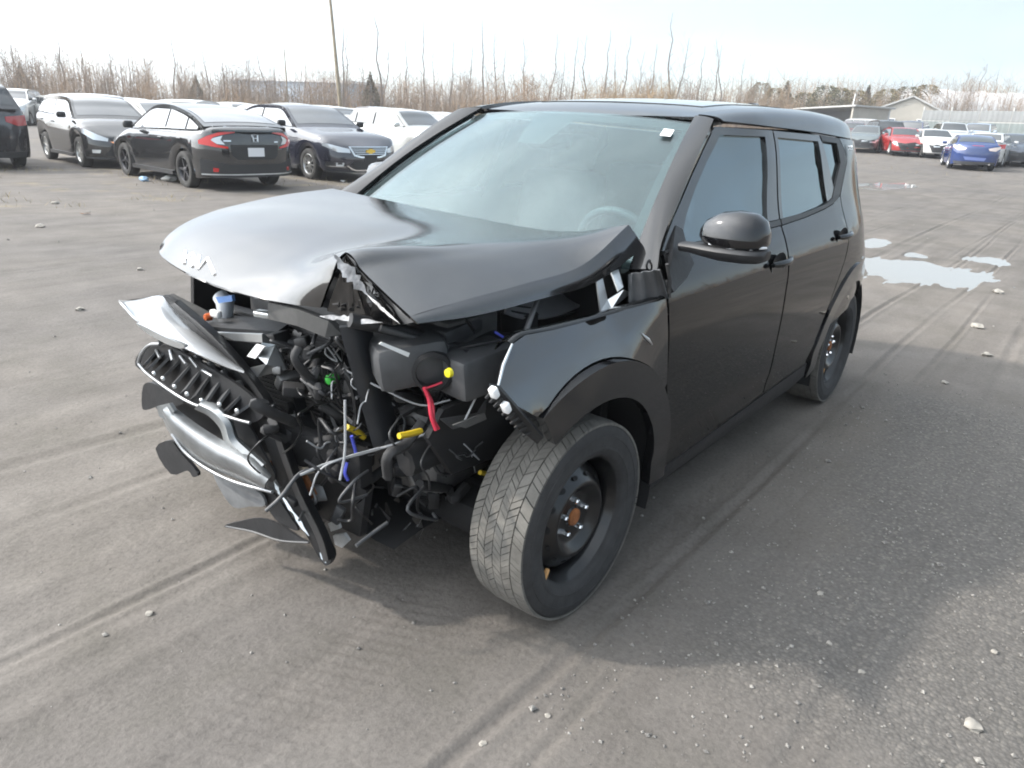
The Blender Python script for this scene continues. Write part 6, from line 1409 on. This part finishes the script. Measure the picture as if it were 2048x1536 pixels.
def pebbles():
    rg = np.random.default_rng(21); V = []; F = []
    base = [(1, 0, 0), (0, 1, 0), (-1, 0, 0), (0, -1, 0), (.2, .1, .8), (0, 0, -.5)]; tri = [(0, 1, 4), (1, 2, 4), (2, 3, 4), (3, 0, 4), (1, 0, 5), (2, 1, 5), (3, 2, 5), (0, 3, 5)]
    for i in range(5200):
        if i < 3600: x, y = rg.uniform(-3.4, .5), rg.uniform(1.0, 2.6)
        elif i < 4400: x, y = rg.uniform(-3, 1.6), rg.uniform(-3.5, 2.2)
        else: x, y = rg.uniform(-16, 1), rg.uniform(-11, 2.5)
        d = math.hypot(x-CAM_C[0], y-CAM_C[1]); r_ = rg.gamma(2., .0013)*(1 if i < 4400 else 1.6)+.0012
        if d < .9: continue
        z = float(height(np.array(x), np.array(y))); o = len(V); a = rg.uniform(0, 6.28); c, s_ = math.cos(a), math.sin(a)
        for b in base:
            q = np.array(b)*r_*rg.uniform(.7, 1.3, 3); V.append((x+q[0]*c-q[1]*s_, y+q[0]*s_+q[1]*c, z+r_*.3+q[2])); 
        F += [tuple(k+o for k in t) for t in tri]
    me = bpy.data.meshes.new('gravel'); me.from_pydata(V, [], F); 
    m, t, b = newmat('pebble'); t.links.new(ramp(t, noise_node(t, 90, 1), [(.3, (0.091, 0.088, 0.085)), (.5, (0.149, 0.141, 0.130)), (.66, (0.256, 0.245, 0.225))]), b.inputs['Base Color']); b.inputs['Roughness'].default_value = .9
    me.materials.append(m); o = bpy.data.objects.new('gravel', me); COL.objects.link(o); tag(o, 'loose gravel scattered over the yard', None, None, 'stuff')
pebbles()
def tufts():
    rg = np.random.default_rng(33); V = []; F = []
    for i in range(5200):
        if i < 3800: x, y = rg.uniform(-16, 0), rg.uniform(-17, -9.6)
        else: x, y = rg.uniform(-55, -30), rg.uniform(-14, -2)
        if float(fbm(np.array(x*.9), np.array(y*.9), 2)) < .02: continue
        h = rg.uniform(.03, .11)*(1 if i < 3800 else 1.6); z = float(height(np.array(x), np.array(y))); a = rg.uniform(0, 6.28); w_ = rg.uniform(.003, .007); o = len(V); dx, dy = rg.normal(0, .6, 2)*h
        V += [(x-w_*math.cos(a), y-w_*math.sin(a), z-.005), (x+w_*math.cos(a), y+w_*math.sin(a), z-.005), (x+dx, y+dy, z+h)]; F.append((o, o+1, o+2))
    me = bpy.data.meshes.new('dead_grass'); me.from_pydata(V, [], F); me.materials.append(mat('straw', (0.2495, 0.2010, 0.1177), .9, var=.3)); o = bpy.data.objects.new('dead_grass', me); COL.objects.link(o); tag(o, 'dead straw coloured grass between the parked rows', None, None, 'stuff')
tufts()
HAZE = 0.0012
if HAZE:
    m = bpy.data.materials.new('air'); m.use_nodes = True; t = m.node_tree; t.nodes.clear(); o = t.nodes.new('ShaderNodeOutputMaterial'); v = t.nodes.new('ShaderNodeVolumePrincipled')
    v.inputs['Color'].default_value = (.93, .95, 1, 1); v.inputs['Density'].default_value = HAZE; v.inputs['Anisotropy'].default_value = .35; t.links.new(v.outputs[0], o.inputs['Volume'])
    hz = MB().box((0, 0, 10), (460, 460, 24)).build('haze', m, None, 0); tag(hz, 'thin bright haze over the yard', None, None, 'stuff')
